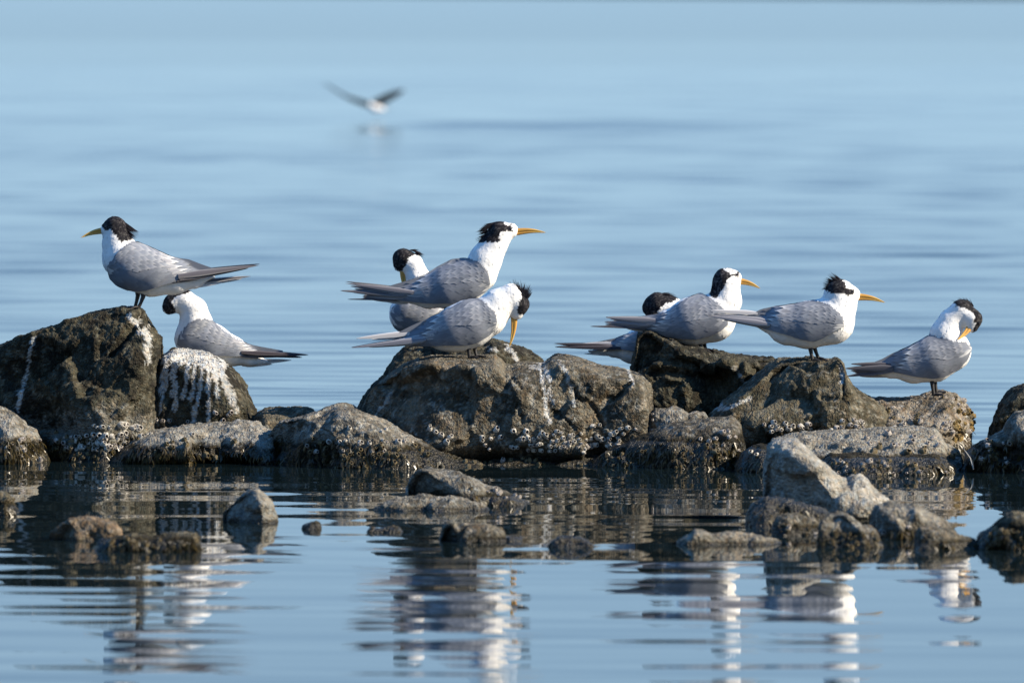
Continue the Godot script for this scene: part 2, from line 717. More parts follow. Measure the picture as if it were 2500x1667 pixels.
	tag(node, label, "rock", group)
	rocks[key] = {"node": node, "pos": pos, "nor": nor, "base": base, "z": z0, "na": na, "cols": cols}


# broken faces: every patch of the surface is tilted its own way, and patches meet at sharp edges
func facets(pos: PackedVector3Array, cols: int, na: int, wid: float, hmax: float, T: float, pitch: float, chip: float, most: float, fr: RandomNumberGenerator) -> PackedFloat32Array:
	var sc := PackedVector3Array()
	var sg := PackedVector3Array()
	for k in clampi(int(wid * (hmax * 2.0 + T) * 1.6 / pitch), 5, 90):
		sc.append(pos[fr.randi() % pos.size()])
		sg.append(Vector3(fr.randf_range(-1, 1), fr.randf_range(-1, 1), fr.randf_range(-1, 1)) * chip)
	var out := PackedFloat32Array()
	out.resize(pos.size())
	var reachx := maxf(3.2 * sqrt(pitch), 0.1)
	for i in cols:
		var cand := PackedInt32Array()
		for k in sc.size():
			if absf(sc[k].x - pos[i * na].x) < reachx:
				cand.append(k)
		for k in na:
			var q := pos[i * na + k]
			var wq := q + Vector3(0.010 * nB.get_noise_3d(q.x * 22.0, q.y * 22.0, q.z * 22.0), 0.010 * nB.get_noise_3d(q.y * 22.0, q.z * 22.0, q.x * 22.0 + 7.0), 0.0)
			var d1 := 1e9
			var d2 := 1e9
			var s1 := -1
			var s2 := -1
			for c in cand:
				var dd := wq.distance_squared_to(sc[c])
				if dd < d1:
					d2 = d1
					s2 = s1
					d1 = dd
					s1 = c
				elif dd < d2:
					d2 = dd
					s2 = c
			if s1 < 0:
				continue
			var h1 := clampf(sg[s1].dot(q - sc[s1]), -most, most * 0.6)
			if s2 >= 0:
				var h2 := clampf(sg[s2].dot(q - sc[s2]), -most, most * 0.6)
				h1 = lerpf((h1 + h2) * 0.5, h1, clampf((sqrt(d2) - sqrt(d1)) / 0.007, 0.0, 1.0))
			out[i * na + k] = h1
	return out


# only the vertices that the triangles use
func packed(pos: PackedVector3Array, nor: PackedVector3Array, col: PackedColorArray, idx: PackedInt32Array) -> Array:
	var remap := PackedInt32Array()
	remap.resize(pos.size())
	remap.fill(-1)
	var p := PackedVector3Array()
	var n := PackedVector3Array()
	var c := PackedColorArray()
	var ii := PackedInt32Array()
	ii.resize(idx.size())
	for k in idx.size():
		var v := idx[k]
		if remap[v] < 0:
			remap[v] = p.size()
			p.append(pos[v])
			n.append(nor[v])
			c.append(col[v])
		ii[k] = remap[v]
	var a := []
	a.resize(Mesh.ARRAY_MAX)
	a[Mesh.ARRAY_VERTEX] = p
	a[Mesh.ARRAY_NORMAL] = n
	a[Mesh.ARRAY_COLOR] = c
	a[Mesh.ARRAY_INDEX] = ii
	return a


func py_of(y: float, z: float) -> float:
	# photograph row of a height at a depth
	var h := y - CAM_Y
	var d := CAM_Z - z
	var yc := h * cp + d * sp
	var zc := d * cp - h * sp
	return 833.5 - yc / zc * FOCAL


func px_of(x: float, y: float, z: float) -> float:
	var zc := (CAM_Z - z) * cp - (y - CAM_Y) * sp
	return 1250.0 + x / zc * FOCAL


func grid_normals(pos: PackedVector3Array, cols: int, na: int) -> PackedVector3Array:
	var nor := PackedVector3Array()
	nor.resize(pos.size())
	for i in cols:
		var ia := maxi(i - 1, 0) * na
		var ib := mini(i + 1, cols - 1) * na
		for k in na:
			var du := pos[ib + k] - pos[ia + k]
			var dv := pos[i * na + (k + 1) % na] - pos[i * na + (k + na - 1) % na]
			var n := du.cross(dv)
			nor[i * na + k] = -n.normalized() if n.length_squared() > 1e-16 else Vector3.UP
	return nor


# height of a rock's top at a place
func ground(key: String, x: float, z: float) -> float:
	var r: Dictionary = rocks[key]
	var best := -1.0
	var near := 1e9
	var nearest := 0.0
	for v in r.pos.size():
		var q: Vector3 = r.pos[v] + r.base
		var d := Vector2(q.x - x, q.z - z).length_squared()
		if d < 0.00005:
			best = maxf(best, q.y)
		if d < near and q.y > 0.0:
			near = d
			nearest = q.y
	return best if best > -0.5 else nearest


func build_rocks() -> void:
	var dark := [Color(0.028, 0.027, 0.018), Color(0.100, 0.092, 0.062), Color(0.25, 0.235, 0.18), 0.08]
	var brown := [Color(0.085, 0.076, 0.056), Color(0.235, 0.21, 0.16), Color(0.50, 0.475, 0.41), 0.32]
	var grey := [Color(0.16, 0.148, 0.12), Color(0.34, 0.318, 0.27), Color(0.56, 0.54, 0.475), 0.08]
	var olive := [Color(0.075, 0.068, 0.045), Color(0.19, 0.17, 0.12), Color(0.40, 0.375, 0.31), 0.15]
	var white := [Color(0.18, 0.15, 0.11), Color(0.40, 0.355, 0.29), Color(0.66, 0.62, 0.56), 0.35]
	# --- the row that the birds stand on
	rock("a", "boulder", "large dark boulder with flat shaded side under the tern facing away from the others",
		[[-190, 1140], [-180, 930], [-120, 890], [0, 846], [75, 816], [170, 783], [245, 763], [300, 752], [337, 755], [346, 766], [357, 790], [378, 816], [404, 838], [418, 862], [416, 930], [410, 985], [398, 1040], [392, 1140]],
		{"z": -0.22, "T": 0.27, "p": 4.5, "lean": 0.06, "tone": dark, "pale": 0.115, "algae": 0.05, "big": 0.009,
		"cuts": [[245, 880, 0.215, 0.75, -0.12, 0.014], [262, 880, 0.225, -0.24, -0.30, 0.02], [190, 1010, 0.22, 0.18, -0.55, 0.02]],
		"grooves": [[[[347, 772], [325, 812], [296, 842], [278, 862]], 9.0, 0.016]],
		"guano": [[[[85, 822], [76, 850], [70, 890], [60, 930], [50, 975], [45, 1000]], 4.5], [[[318, 765], [335, 785], [348, 805]], 5.0], [[[356, 800], [366, 820], [368, 850], [367, 878]], 5.5]]})
	rock("b", "boulder", "domed dark boulder streaked white with bird droppings",
		[[318, 1140], [335, 1040], [352, 980], [385, 900], [402, 864], [422, 851], [452, 854], [503, 866], [544, 885], [571, 907], [599, 945], [609, 975], [624, 1003], [632, 1050], [640, 1140]],
		{"z": -0.27, "T": 0.24, "p": 2.7, "lean": 0.1, "tone": dark, "algae": 0.07,
		"cuts": [[520, 930, 0.175, 0.42, -0.25, 0.02]],
		"guano": [[[[404, 868], [440, 862], [500, 874], [540, 894]], 15.0, 1.0, 0.5], [[[408, 880], [405, 930], [400, 960]], 8.0, 0.95, 0.5], [[[425, 880], [430, 940], [432, 985]], 8.0, 0.95, 0.5], [[[465, 880], [458, 930], [450, 965]], 5.0], [[[480, 880], [476, 940], [473, 965]], 4.6], [[[500, 880], [490, 950], [478, 1010], [472, 1030]], 5.2], [[[512, 890], [514, 960], [517, 1028]], 4.6], [[[530, 900], [535, 960]], 5.0], [[[550, 920], [570, 960], [580, 990]], 8.0, 0.6], [[[400, 950], [395, 1000]], 2.6]]})
	rock("c", "rock", "pale low rock with brown weed edge leaning on the large dark boulder",
		[[-160, 1140], [-150, 1010], [-60, 985], [0, 997], [22, 1005], [42, 1020], [62, 1040], [84, 1052], [100, 1078], [112, 1110], [118, 1140]],
		{"z": -0.02, "T": 0.15, "tone": grey, "algae": 0.065, "pale": 0.1, "lean": 0.2})
	rock("d", "slab", "long low pale slab with weed fringe below the guano streaked dome",
		[[236, 1145], [246, 1125], [290, 1095], [340, 1058], [422, 1042], [510, 1038], [578, 1030], [625, 1036], [665, 1052], [690, 1080], [700, 1145]],
		{"z": -0.02, "T": 0.20, "p": 2.3, "lean": 0.45, "tone": grey, "algae": 0.048, "pale": 0.12,
		"cuts": [[420, 1090, 0.13, 0.1, 1.1, 0.02], [600, 1080, 0.15, 0.0, 0.1, 0.03]]})
	rock("d2", "rock", "low olive rock showing between the pale slab and the triangular rock",
		[[596, 1145], [608, 1040], [628, 1010], [646, 999], [680, 996], [748, 999], [778, 1014], [800, 1145]],
		{"z": -0.16, "T": 0.13, "p": 3.0, "tone": olive, "algae": 0.05, "lean": 0.3})
	rock("e", "rock", "triangular pale grey rock with dark shaded flank and scattered barnacles",
		[[612, 1160], [626, 1122], [646, 1091], [656, 1067], [680, 1036], [740, 1020], [768, 1012], [797, 1002], [822, 992], [848, 994], [866, 999], [916, 1021], [981, 1054], [1039, 1083], [1090, 1108], [1126, 1122], [1166, 1124], [1186, 1135], [1192, 1160]],
		{"z": 0.12, "T": 0.22, "p": 3.2, "lean": 0.32, "tone": grey, "algae": 0.058, "pale": 0.05, "big": 0.007,
		"cuts": [[802, 1060, 0.135, 1.5, -0.1, 0.01], [830, 1050, 0.155, -0.12, -0.45, 0.015]]})
	rock("g", "boulder", "dark jagged boulder with golden lichen behind the long brown boulder",
		[[850, 1140], [868, 1005], [890, 968], [915, 938], [945, 902], [962, 874], [985, 851], [1003, 845], [1030, 844], [1066, 850], [1084, 822], [1100, 803], [1140, 803], [1158, 830], [1183, 838], [1202, 829], [1242, 839], [1269, 845], [1296, 859], [1317, 875], [1336, 900], [1342, 1140]],
		{"z": -0.36, "T": 0.19, "p": 3.0, "tone": dark, "algae": 0.05, "lean": 0.05, "big": 0.012,
		"guano": [[[[1240, 845], [1255, 862], [1262, 880]], 6.0, 0.8], [[[1196, 848], [1212, 850]], 4.0, 0.7]]})
	rock("f", "boulder", "long brown speckled boulder with a crack, white streaks and a row of barnacles",
		[[868, 1150], [884, 1000], [900, 968], [925, 940], [955, 915], [985, 893], [1005, 884], [1030, 876], [1055, 871], [1111, 871], [1209, 869], [1220, 880], [1231, 893], [1249, 896], [1267, 890], [1325, 889], [1335, 884], [1350, 875], [1364, 872], [1393, 876], [1429, 885], [1473, 898], [1527, 907], [1564, 916], [1586, 935], [1598, 958], [1601, 1000], [1600, 1060], [1594, 1150]],
		{"z": -0.13, "T": 0.26, "p": 5.5, "tone": brown, "algae": 0.028, "lean": 0.1, "big": 0.006, "rough": 0.85, "endl": 0.07,
		"cuts": [[1062, 960, 0.205, 0.8, -0.16, 0.012], [1120, 960, 0.222, 0.16, -0.14, 0.014], [1260, 980, 0.235, -0.05, -0.16, 0.02], [1480, 980, 0.222, -0.16, -0.14, 0.02], [1300, 1088, 0.235, 0.0, 1.35, 0.014]],
		"grooves": [[[[1405, 940], [1407, 955], [1418, 966], [1440, 970], [1452, 990], [1464, 1010], [1476, 1030]], 5.0, 0.018], [[[1250, 920], [1272, 940]], 4.0, 0.01], [[[1258, 965], [1268, 995], [1275, 1020]], 3.5, 0.008], [[[1160, 915], [1158, 950], [1168, 965]], 4.0, 0.008], [[[1348, 990], [1368, 1002]], 4.0, 0.012], [[[1380, 1012], [1400, 1035]], 4.0, 0.01], [[[1205, 970], [1212, 1010]], 3.5, 0.008]],
		"guano": [[[[1295, 892], [1318, 893]], 2.0, 0.7], [[[1318, 893], [1324, 920], [1329, 950], [1332, 975], [1335, 1000], [1342, 1018]], 4.6], [[[1328, 892], [1338, 905], [1342, 925], [1340, 945], [1346, 965], [1350, 972]], 4.6], [[[1366, 880], [1380, 895], [1390, 925], [1398, 955], [1402, 980]], 4.4, 0.6], [[[1535, 909], [1542, 918], [1543, 928]], 3.0], [[[955, 955], [935, 985], [912, 1012]], 3.0, 0.5]]})
	rock("h", "boulder", "dark mossy boulder with a pointed corner behind the brown boulders",
		[[1490, 1140], [1500, 950], [1536, 912], [1542, 896], [1550, 868], [1557, 842], [1564, 815], [1574, 805], [1589, 806], [1609, 815], [1633, 826], [1660, 837], [1668, 845], [1690, 845], [1712, 847], [1727, 857], [1752, 861], [1789, 869], [1826, 872], [1858, 876], [1887, 880], [1920, 900], [1960, 960], [1970, 1140]],
		{"z": -0.46, "T": 0.24, "p": 4.8, "tone": dark, "algae": 0.04, "lean": 0.02, "big": 0.014, "rough": 1.2,
		"cuts": [[1660, 880, 0.17, 0.45, -0.2, 0.012], [1720, 900, 0.19, -0.25, 0.55, 0.012], [1700, 975, 0.24, -0.1, -0.3, 0.012]],
		"grooves": [[[[1600, 905], [1665, 905], [1740, 935], [1790, 960]], 16.0, 0.03]],
		"guano": [[[[1786, 888], [1798, 900], [1812, 925], [1822, 938]], 4.0, 0.6]]})
	rock("i", "boulder", "brown boulder with sloping shoulder under the tern with raised spiky crest",
		[[1722, 1140], [1736, 1016], [1772, 980], [1806, 959], [1840, 933], [1883, 895], [1908, 882], [1951, 877], [1989, 877], [2010, 880], [2027, 882], [2046, 877], [2057, 884], [2065, 912], [2076, 937], [2095, 954], [2129, 973], [2155, 988], [2172, 1020], [2180, 1140]],
		{"z": -0.12, "T": 0.24, "p": 4.2, "tone": olive, "algae": 0.035, "lean": 0.12, "big": 0.010,
		"cuts": [[1860, 990, 0.19, 0.25, -0.18, 0.02], [2000, 980, 0.205, -0.3, -0.25, 0.02], [1860, 1052, 0.20, -0.05, 1.3, 0.014], [1820, 960, 0.12, 0.3, -1.1, 0.015]],
		"grooves": [[[[2000, 962], [2040, 966], [2070, 962]], 9.0, 0.014], [[[2055, 930], [2060, 970]], 6.0, 0.012]],
		"guano": [[[[2050, 890], [2056, 910], [2052, 925]], 4.0, 0.8], [[[1735, 1002], [1790, 985], [1830, 966]], 3.6, 0.6]]})
	rock("j", "boulder", "rounded boulder crusted white and gold with barnacles under the preening tern",
		[[2070, 1140], [2092, 1000], [2120, 980], [2155, 975], [2190, 975], [2231, 973], [2265, 963], [2287, 956], [2308, 955], [2342, 965], [2355, 980], [2363, 993], [2384, 1010], [2410, 1022], [2416, 1052], [2402, 1075], [2385, 1100], [2375, 1140]],
		{"z": -0.16, "T": 0.22, "p": 2.5, "endl": 0.17, "tone": white, "algae": 0.03, "lean": 0.3})
	rock("k", "slab", "pale sloping slab dotted with barnacles in front of the gold crusted boulder",
		[[1868, 1180], [1876, 1100], [1890, 1076], [1968, 1062], [2053, 1057], [2138, 1052], [2223, 1046], [2287, 1052], [2304, 1065], [2316, 1086], [2346, 1103], [2357, 1130], [2364, 1180]],
		{"z": 0.28, "T": 0.22, "p": 2.2, "lean": 0.7, "tone": [Color(0.26, 0.24, 0.20), Color(0.43, 0.405, 0.345), Color(0.60, 0.58, 0.51), 0.08], "algae": 0.042, "big": 0.006})
	rock("k2", "rock", "low weed covered ledge at the foot of the barnacle dotted slab",
		[[2005, 1185], [2014, 1130], [2032, 1110], [2100, 1109], [2180, 1118], [2240, 1113], [2287, 1110], [2312, 1126], [2328, 1150], [2334, 1185]],
		{"z": 0.46, "T": 0.16, "p": 2.6, "tone": [Color(0.06, 0.052, 0.032), Color(0.13, 0.11, 0.07), Color(0.24, 0.22, 0.17), 0.2], "algae": 0.052, "lean": 0.3})
	rock("m1", "rock", "small pale rounded rock wedged beside the end of the long brown boulder",
		[[1568, 1150], [1574, 1030], [1600, 998], [1640, 995], [1662, 1001], [1682, 1014], [1700, 1005], [1720, 1008], [1733, 1022], [1740, 1150]],
		{"z": 0.02, "T": 0.12, "tone": grey, "algae": 0.03, "lean": 0.15})
	rock("m2", "rock", "dark weedy rock with a barnacle clump between two brown boulders",
		[[1432, 1160], [1450, 1125], [1500, 1092], [1560, 1072], [1640, 1036], [1683, 1031], [1738, 1022], [1789, 1020], [1806, 1035], [1812, 1056], [1819, 1086], [1826, 1110], [1826, 1160]],
		{"z": 0.17, "T": 0.17, "p": 2.6, "tone": [Color(0.09, 0.082, 0.064), Color(0.24, 0.225, 0.19), Color(0.46, 0.44, 0.39), 0.08], "algae": 0.085, "lean": 0.22,
		"cuts": [[1700, 1080, 0.15, 0.55, -0.2, 0.02]]})
	rock("n", "rock", "small weedy rock with two barnacles beside the leaning slab",
		[[1792, 1165], [1800, 1135], [1815, 1106], [1838, 1088], [1860, 1083], [1880, 1090], [1892, 1120], [1896, 1165]],
		{"z": 0.36, "T": 0.1, "tone": grey, "algae": 0.075, "lean": 0.15})
	rock("o", "boulder", "dark domed boulder at the end of the row",
		[[2405, 1150], [2418, 1073], [2424, 1035], [2444, 988], [2461, 963], [2478, 948], [2500, 941], [2560, 930], [2640, 950], [2700, 1040], [2720, 1150]],
		{"z": -0.25, "T": 0.22, "tone": dark, "algae": 0.06, "cuts": [[2520, 1020, 0.16, 0.5, -0.1, 0.02]]})
	rock("pp", "rock", "bluish grey weedy rock in front of the dark domed boulder",
		[[2352, 1180], [2366, 1110], [2385, 1088], [2420, 1068], [2457, 1056], [2466, 1028], [2485, 1012], [2520, 1002], [2600, 1010], [2680, 1080], [2700, 1180]],
		{"z": 0.34, "T": 0.2, "tone": grey, "algae": 0.07, "cuts": [[2480, 1090, 0.13, 0.7, 0.05, 0.015]], "lean": 0.1})
	# --- stones standing in the nearer water
	rock("l", "slab", "big pale leaning slab propped on smaller stones in the water",
		[[1869, 1260], [1871, 1130], [1881, 1088], [1893, 1079], [1912, 1074], [1939, 1076], [1964, 1090], [1994, 1114], [2025, 1139], [2049, 1163], [2074, 1179], [2086, 1167], [2111, 1166], [2126, 1179], [2135, 1194], [2153, 1209], [2178, 1224], [2186, 1260]],
		{"z": 2.08, "T": 0.15, "p": 3.2, "lean": 0.25, "bottom": -0.12, "tone": [Color(0.38, 0.36, 0.31), Color(0.56, 0.535, 0.475), Color(0.72, 0.70, 0.64), 0.08], "algae": 0.008, "big": 0.007,
		"cuts": [[1938, 1150, 0.055, 0.95, 0.5, 0.01], [2000, 1180, 0.115, -0.1, -0.45, 0.02]]})
	rock("l0", "rock", "dark weedy stone under the shaded end of the leaning slab",
		[[1822, 1300], [1828, 1250], [1841, 1230], [1869, 1214], [1930, 1220], [1985, 1236], [2020, 1246], [2040, 1300]],
		{"z": water_z(1290) - 0.12, "T": 0.12, "tone": dark, "algae": 0.2})
	rock("r1", "rock", "small tan stone with wet brown base under the leaning slab",
		[[1884, 1330], [1890, 1276], [1902, 1262], [1924, 1255], [1951, 1254], [1970, 1264], [1990, 1262], [2005, 1276], [2009, 1330]],
		{"z": water_z(1308) - 0.06, "T": 0.06, "tone": brown, "algae": 0.022, "cell": 0.0036})
	rock("r2", "rock", "dark faceted stone with barnacle crusted foot in front of the leaning slab",
		[[1990, 1370], [2003, 1300], [2008, 1273], [2025, 1256], [2049, 1249], [2071, 1258], [2107, 1283], [2128, 1284], [2146, 1302], [2154, 1370]],
		{"z": water_z(1338) - 0.09, "T": 0.09, "tone": grey, "algae": 0.034, "cell": 0.0036, "cuts": [[2070, 1290, 0.055, 0.4, -0.5, 0.01]]})
	rock("r3", "rock", "lumpy grey stone with barnacled foot beside the leaning slab",
		[[2124, 1350], [2135, 1248], [2143, 1232], [2172, 1227], [2209, 1235], [2233, 1227], [2257, 1240], [2294, 1261], [2325, 1283], [2336, 1300], [2342, 1350]],
		{"z": water_z(1318) - 0.13, "T": 0.13, "tone": grey, "algae": 0.022, "big": 0.013, "cell": 0.0036})
	rock("r4", "rock", "small wet tan stone at the end of the leaning slab group",
		[[2228, 1370], [2239, 1319], [2247, 1290], [2270, 1286], [2306, 1289], [2331, 1295], [2343, 1306], [2382, 1318], [2396, 1330], [2402, 1370]],
		{"z": water_z(1342) - 0.07, "T": 0.07, "tone": brown, "algae": 0.02, "cell": 0.0036})
	rock("r5", "rock", "flat tan stone awash beside the leaning slab",
		[[1646, 1360], [1658, 1322], [1685, 1306], [1700, 1293], [1725, 1296], [1740, 1303], [1798, 1301], [1840, 1305], [1883, 1314], [1908, 1326], [1920, 1360]],
		{"z": water_z(1333) - 0.07, "T": 0.07, "tone": [Color(0.22, 0.20, 0.16), Color(0.38, 0.345, 0.28), Color(0.52, 0.49, 0.42), 0.15], "algae": 0.006, "cell": 0.0036, "lean": 0.4})
	rock("s", "rock", "dark barnacle crusted rock alone in open water past the leaning slab",
		[[2388, 1390], [2397, 1315], [2407, 1302], [2435, 1286], [2453, 1268], [2472, 1253], [2500, 1254], [2560, 1265], [2620, 1310], [2640, 1390]],
		{"z": water_z(1345) - 0.12, "T": 0.12, "tone": olive, "algae": 0.055, "big": 0.014, "rough": 1.3, "cell": 0.0036, "cuts": [[2470, 1300, 0.08, 0.4, 0.0, 0.01]]})
	rock("t1", "rock", "long wedge stone, grey and dark at its high end, in the middle of the water",
		[[985, 1262], [992, 1195], [997, 1175], [1009, 1159], [1027, 1144], [1043, 1145], [1068, 1149], [1099, 1149], [1121, 1153], [1143, 1163], [1168, 1175], [1190, 1188], [1218, 1193], [1242, 1203], [1265, 1214], [1292, 1226], [1302, 1262]],
		{"z": water_z(1236) - 0.1, "T": 0.1, "tone": grey, "algae": 0.028, "lean": 0.2, "cuts": [[1085, 1190, 0.06, 0.75, 0.1, 0.012]]})
	rock("t2", "rock", "flat pale stone awash in front of the long wedge stone",
		[[905, 1275], [913, 1243], [933, 1231], [961, 1221], [999, 1217], [1030, 1211], [1060, 1217], [1079, 1217], [1099, 1211], [1126, 1217], [1149, 1226], [1173, 1232], [1192, 1243], [1200, 1275]],
		{"z": water_z(1248) - 0.08, "T": 0.08, "tone": grey, "algae": 0.006, "lean": 0.5, "cell": 0.0036})
	rock("t3", "rock", "tan block with a dark end standing in the middle of the water",
		[[1062, 1360], [1072, 1312], [1080, 1288], [1091, 1276], [1104, 1273], [1115, 1280], [1140, 1277], [1182, 1277], [1209, 1283], [1229, 1291], [1236, 1306], [1262, 1303], [1276, 1308], [1282, 1360]],
		{"z": water_z(1323) - 0.07, "T": 0.07, "tone": brown, "algae": 0.012, "cell": 0.0036, "cuts": [[1112, 1300, 0.05, 1.0, 0.1, 0.008]]})
	rock("t4", "pebble_rock", "tiny brown stone awash near the tan block",
		[[888, 1320], [896, 1296], [905, 1287], [927, 1288], [961, 1285], [974, 1289], [982, 1298], [988, 1320]],
		{"z": water_z(1299) - 0.03, "T": 0.03, "tone": brown, "algae": 0.012, "cell": 0.003})
	rock("t5", "pebble_rock", "small dark weedy stone alone past the tan block",
		[[1328, 1360], [1338, 1330], [1361, 1312], [1389, 1311], [1417, 1314], [1436, 1322], [1452, 1332], [1460, 1360]],
		{"z": water_z(1336) - 0.04, "T": 0.04, "tone": olive, "algae": 0.04, "cell": 0.003})
	rock("t6", "pebble_rock", "tiny round brown stone beside the pyramid shaped stone",
		[[730, 1310], [738, 1284], [755, 1276], [778, 1274], [784, 1284], [788, 1310]],
		{"z": water_z(1291) - 0.025, "T": 0.025, "tone": brown, "algae": 0.015, "cell": 0.003})
	rock("u", "rock", "grey pyramid shaped stone standing alone with one shaded face",
		[[538, 1310], [546, 1255], [557, 1238], [583, 1214], [610, 1193], [628, 1193], [649, 1211], [664, 1235], [673, 1259], [680, 1310]],
		{"z": water_z(1278) - 0.07, "T": 0.075, "tone": [Color(0.22, 0.21, 0.185), Color(0.36, 0.345, 0.30), Color(0.50, 0.49, 0.44), 0.08], "algae": 0.006, "cell": 0.0036, "p": 2.3, "cuts": [[622, 1235, 0.05, 1.05, -0.2, 0.01]]})
	rock("v1", "rock", "rusty orange stone beside a dark stone with knobs",
		[[116, 1350], [126, 1300], [150, 1276], [174, 1264], [208, 1262], [247, 1268], [283, 1280], [295, 1296], [300, 1350]],
		{"z": water_z(1320) - 0.07, "T": 0.07, "tone": [Color(0.18, 0.135, 0.09), Color(0.32, 0.235, 0.155), Color(0.44, 0.37, 0.28), 0.35], "algae": 0.004, "cell": 0.0036, "cuts": [[180, 1290, 0.055, 1.0, 0.0, 0.008]]})
	rock("v2", "rock", "low dark stone with two knobs in front of the rusty stone",
		[[224, 1370], [234, 1330], [250, 1315], [298, 1304], [327, 1300], [355, 1308], [366, 1314], [378, 1309], [417, 1300], [446, 1296], [476, 1298], [488, 1312], [496, 1370]],
		{"z": water_z(1347) - 0.07, "T": 0.07, "tone": olive, "algae": 0.03, "cell": 0.0036, "rough": 1.2})
	rock("w", "rock", "small weedy stone in the water below the pale low rock",
		[[-70, 1290], [-62, 1215], [-30, 1200], [0, 1199], [12, 1202], [21, 1214], [33, 1237], [40, 1290]],
		{"z": water_z(1260) - 0.05, "T": 0.05, "tone": olive, "algae": 0.03, "cell": 0.0036})
	rock("hole", "rock", "dark weed covered rock at the water's edge under the long brown boulder",
		[[1120, 1150], [1150, 1115], [1300, 1108], [1450, 1105], [1560, 1110], [1590, 1150]],
		{"z": -0.02, "T": 0.2, "tone": dark, "algae": 0.3, "lean": 0.2})


# ---------------------------------------------------------------- barnacles (parts of their rocks)

func barnacle_mesh(sd: int) -> ArrayMesh:
	var r := RandomNumberGenerator.new()
	r.seed = sd
	var sides := 11
	var prof := [[1.12, -0.35, 0.8], [1.0, 0.05, 0.9], [0.86, 0.42, 1.0], [0.66, 0.86, 1.05], [0.52, 0.95, 0.9], [0.42, 0.72, 0.22], [0.30, 0.45, 0.06], [0.0, 0.42, 0.05]]
	var st := SurfaceTool.new()
	st.begin(Mesh.PRIMITIVE_TRIANGLES)
	var wob := []
	for k in sides:
		wob.append(r.randf_range(0.84, 1.14))
	var lean := Vector2(r.randf_range(-0.2, 0.2), r.randf_range(-0.2, 0.2))
	var squash := r.randf_range(0.8, 1.0)
	for q in prof:
		for k in sides:
			var a := TAU * k / sides
			var w: float = wob[k] if q[1] < 0.9 else lerpf(wob[k], 1.0, 0.5)
			var v := Vector3(cos(a) * q[0] * w + lean.x * q[1], q[1] * (1.0 + 0.14 * sin(k * 2.3 + sd)), sin(a) * q[0] * w * squash + lean.y * q[1])
			st.set_color(Color(q[2], q[2], q[2]) if q[2] > 0.5 else Color(q[2] * 1.1, q[2] * 0.9, q[2]))
			st.set_smooth_group(0)
			st.add_vertex(v)
	for j in prof.size() - 1:
		for k in sides:
			var k2 := (k + 1) % sides
			var a := j * sides + k
			var b := j * sides + k2
			for t in [a, a + sides, b, b, a + sides, b + sides]:
				st.add_index(t)
	st.generate_normals()
	return st.commit()


func front_of(key: String, px: float, py: float) -> int:
	# the frontmost vertex of a rock near a photograph position
	var r: Dictionary = rocks[key]
	if not r.has("bucket"):
		var bk := {}
		for v in r.pos.size():
			if r.nor[v].z < 0.05:
				continue
			var q: Vector3 = r.pos[v] + r.base
			if q.y < -0.01:
				continue
			var c := Vector2i(int(px_of(q.x, q.y, q.z) / 5.0), int(py_of(q.y, q.z) / 5.0))
			if not bk.has(c) or (r.pos[bk[c]] as Vector3).z < q.z - r.base.z:
				bk[c] = v
		r.bucket = bk
	var c0 := Vector2i(int(px / 5.0), int(py / 5.0))
	for rad in 3:
		for dx in range(-rad, rad + 1):
			for dy in range(-rad, rad + 1):
				if r.bucket.has(c0 + Vector2i(dx, dy)):
					return r.bucket[c0 + Vector2i(dx, dy)]
	return -1


func barnacle(key: String, px: float, py: float, rad_px: float, shell: String) -> void:
	var v := front_of(key, px, py)
	if v < 0:
		return
	var r: Dictionary = rocks[key]
	var n: Vector3 = r.nor[v]
	var up := (n * 0.8 + Vector3(0.42, 0.18, 0.35) + Vector3(rng.randf_range(-0.25, 0.25), rng.randf_range(-0.2, 0.25), rng.randf_range(-0.15, 0.15))).normalized()
	var side := up.cross(Vector3(0.3, 0.9, 0.1)).normalized()
	var fw := side.cross(up).normalized()
	var s: float = rad_px * 1.32 * rng.randf_range(0.62, 1.0) * (CAM_Z - r.z) / FOCAL
	var h: float = s * rng.randf_range(0.85, 1.3)
	var o := MeshInstance3D.new()
	o.name = "barnacle"
	o.mesh = barnacle_meshes[shell][rng.randi() % 4]
	o.transform = Transform3D(Basis(side * s, up * h, fw * s).rotated(up, rng.randf() * TAU), (r.pos[v] as Vector3) + n * s * 0.05)
	r.node.add_child(o, true)


func spots(key: String, ox: float, oy: float, k: float, list: Array, r0: float, r1: float, shell: String) -> void:
	for i in range(0, list.size(), 2):
		barnacle(key, ox + k * list[i], oy + k * list[i + 1], rng.randf_range(r0, r1), shell)


func scatter(key: String, x0: float, y0: float, x1: float, y1: float, count: int, r0: float, r1: float, shells: Array) -> void:
	for i in count:
		barnacle(key, rng.randf_range(x0, x1), rng.randf_range(y0, y1), rng.randf_range(r0, r1), shells[rng.randi() % shells.size()])


# short strands of weed hanging from the wet foot of a rock
func weed(key: String, x0: float, x1: float, count: int, high: float) -> void:
	var r: Dictionary = rocks[key]
	var res := empty()
	for i in count:
		var px := rng.randf_range(x0, x1)
		var h := high * (0.75 + 0.5 * nA.get_noise_1d(px * 0.03)) * pow(rng.randf(), 0.7)
		var v := front_of(key, px, py_of(h, r.z + 0.1))
		if v < 0:
			continue
		var n: Vector3 = r.nor[v]
		var p: Vector3 = r.pos[v]
		var ln := rng.randf_range(0.008, 0.024)
		var dir := (Vector3(rng.randf_range(-0.4, 0.4), -1.0, 0.0) + n * rng.randf_range(0.1, 0.6)).normalized()
		var c := Color(0.010, 0.009, 0.004).lerp(Color(0.075, 0.055, 0.018), pow(rng.randf(), 1.6))
		merge(res, strand(p - n * 0.001, p + dir * ln + n * 0.003, rng.randf_range(0.0008, 0.0022), n, c))
	if res[0].size():
		var o := part("weed", made(res), mat.weed, r.node)
		o.set_meta("kind", "stuff")


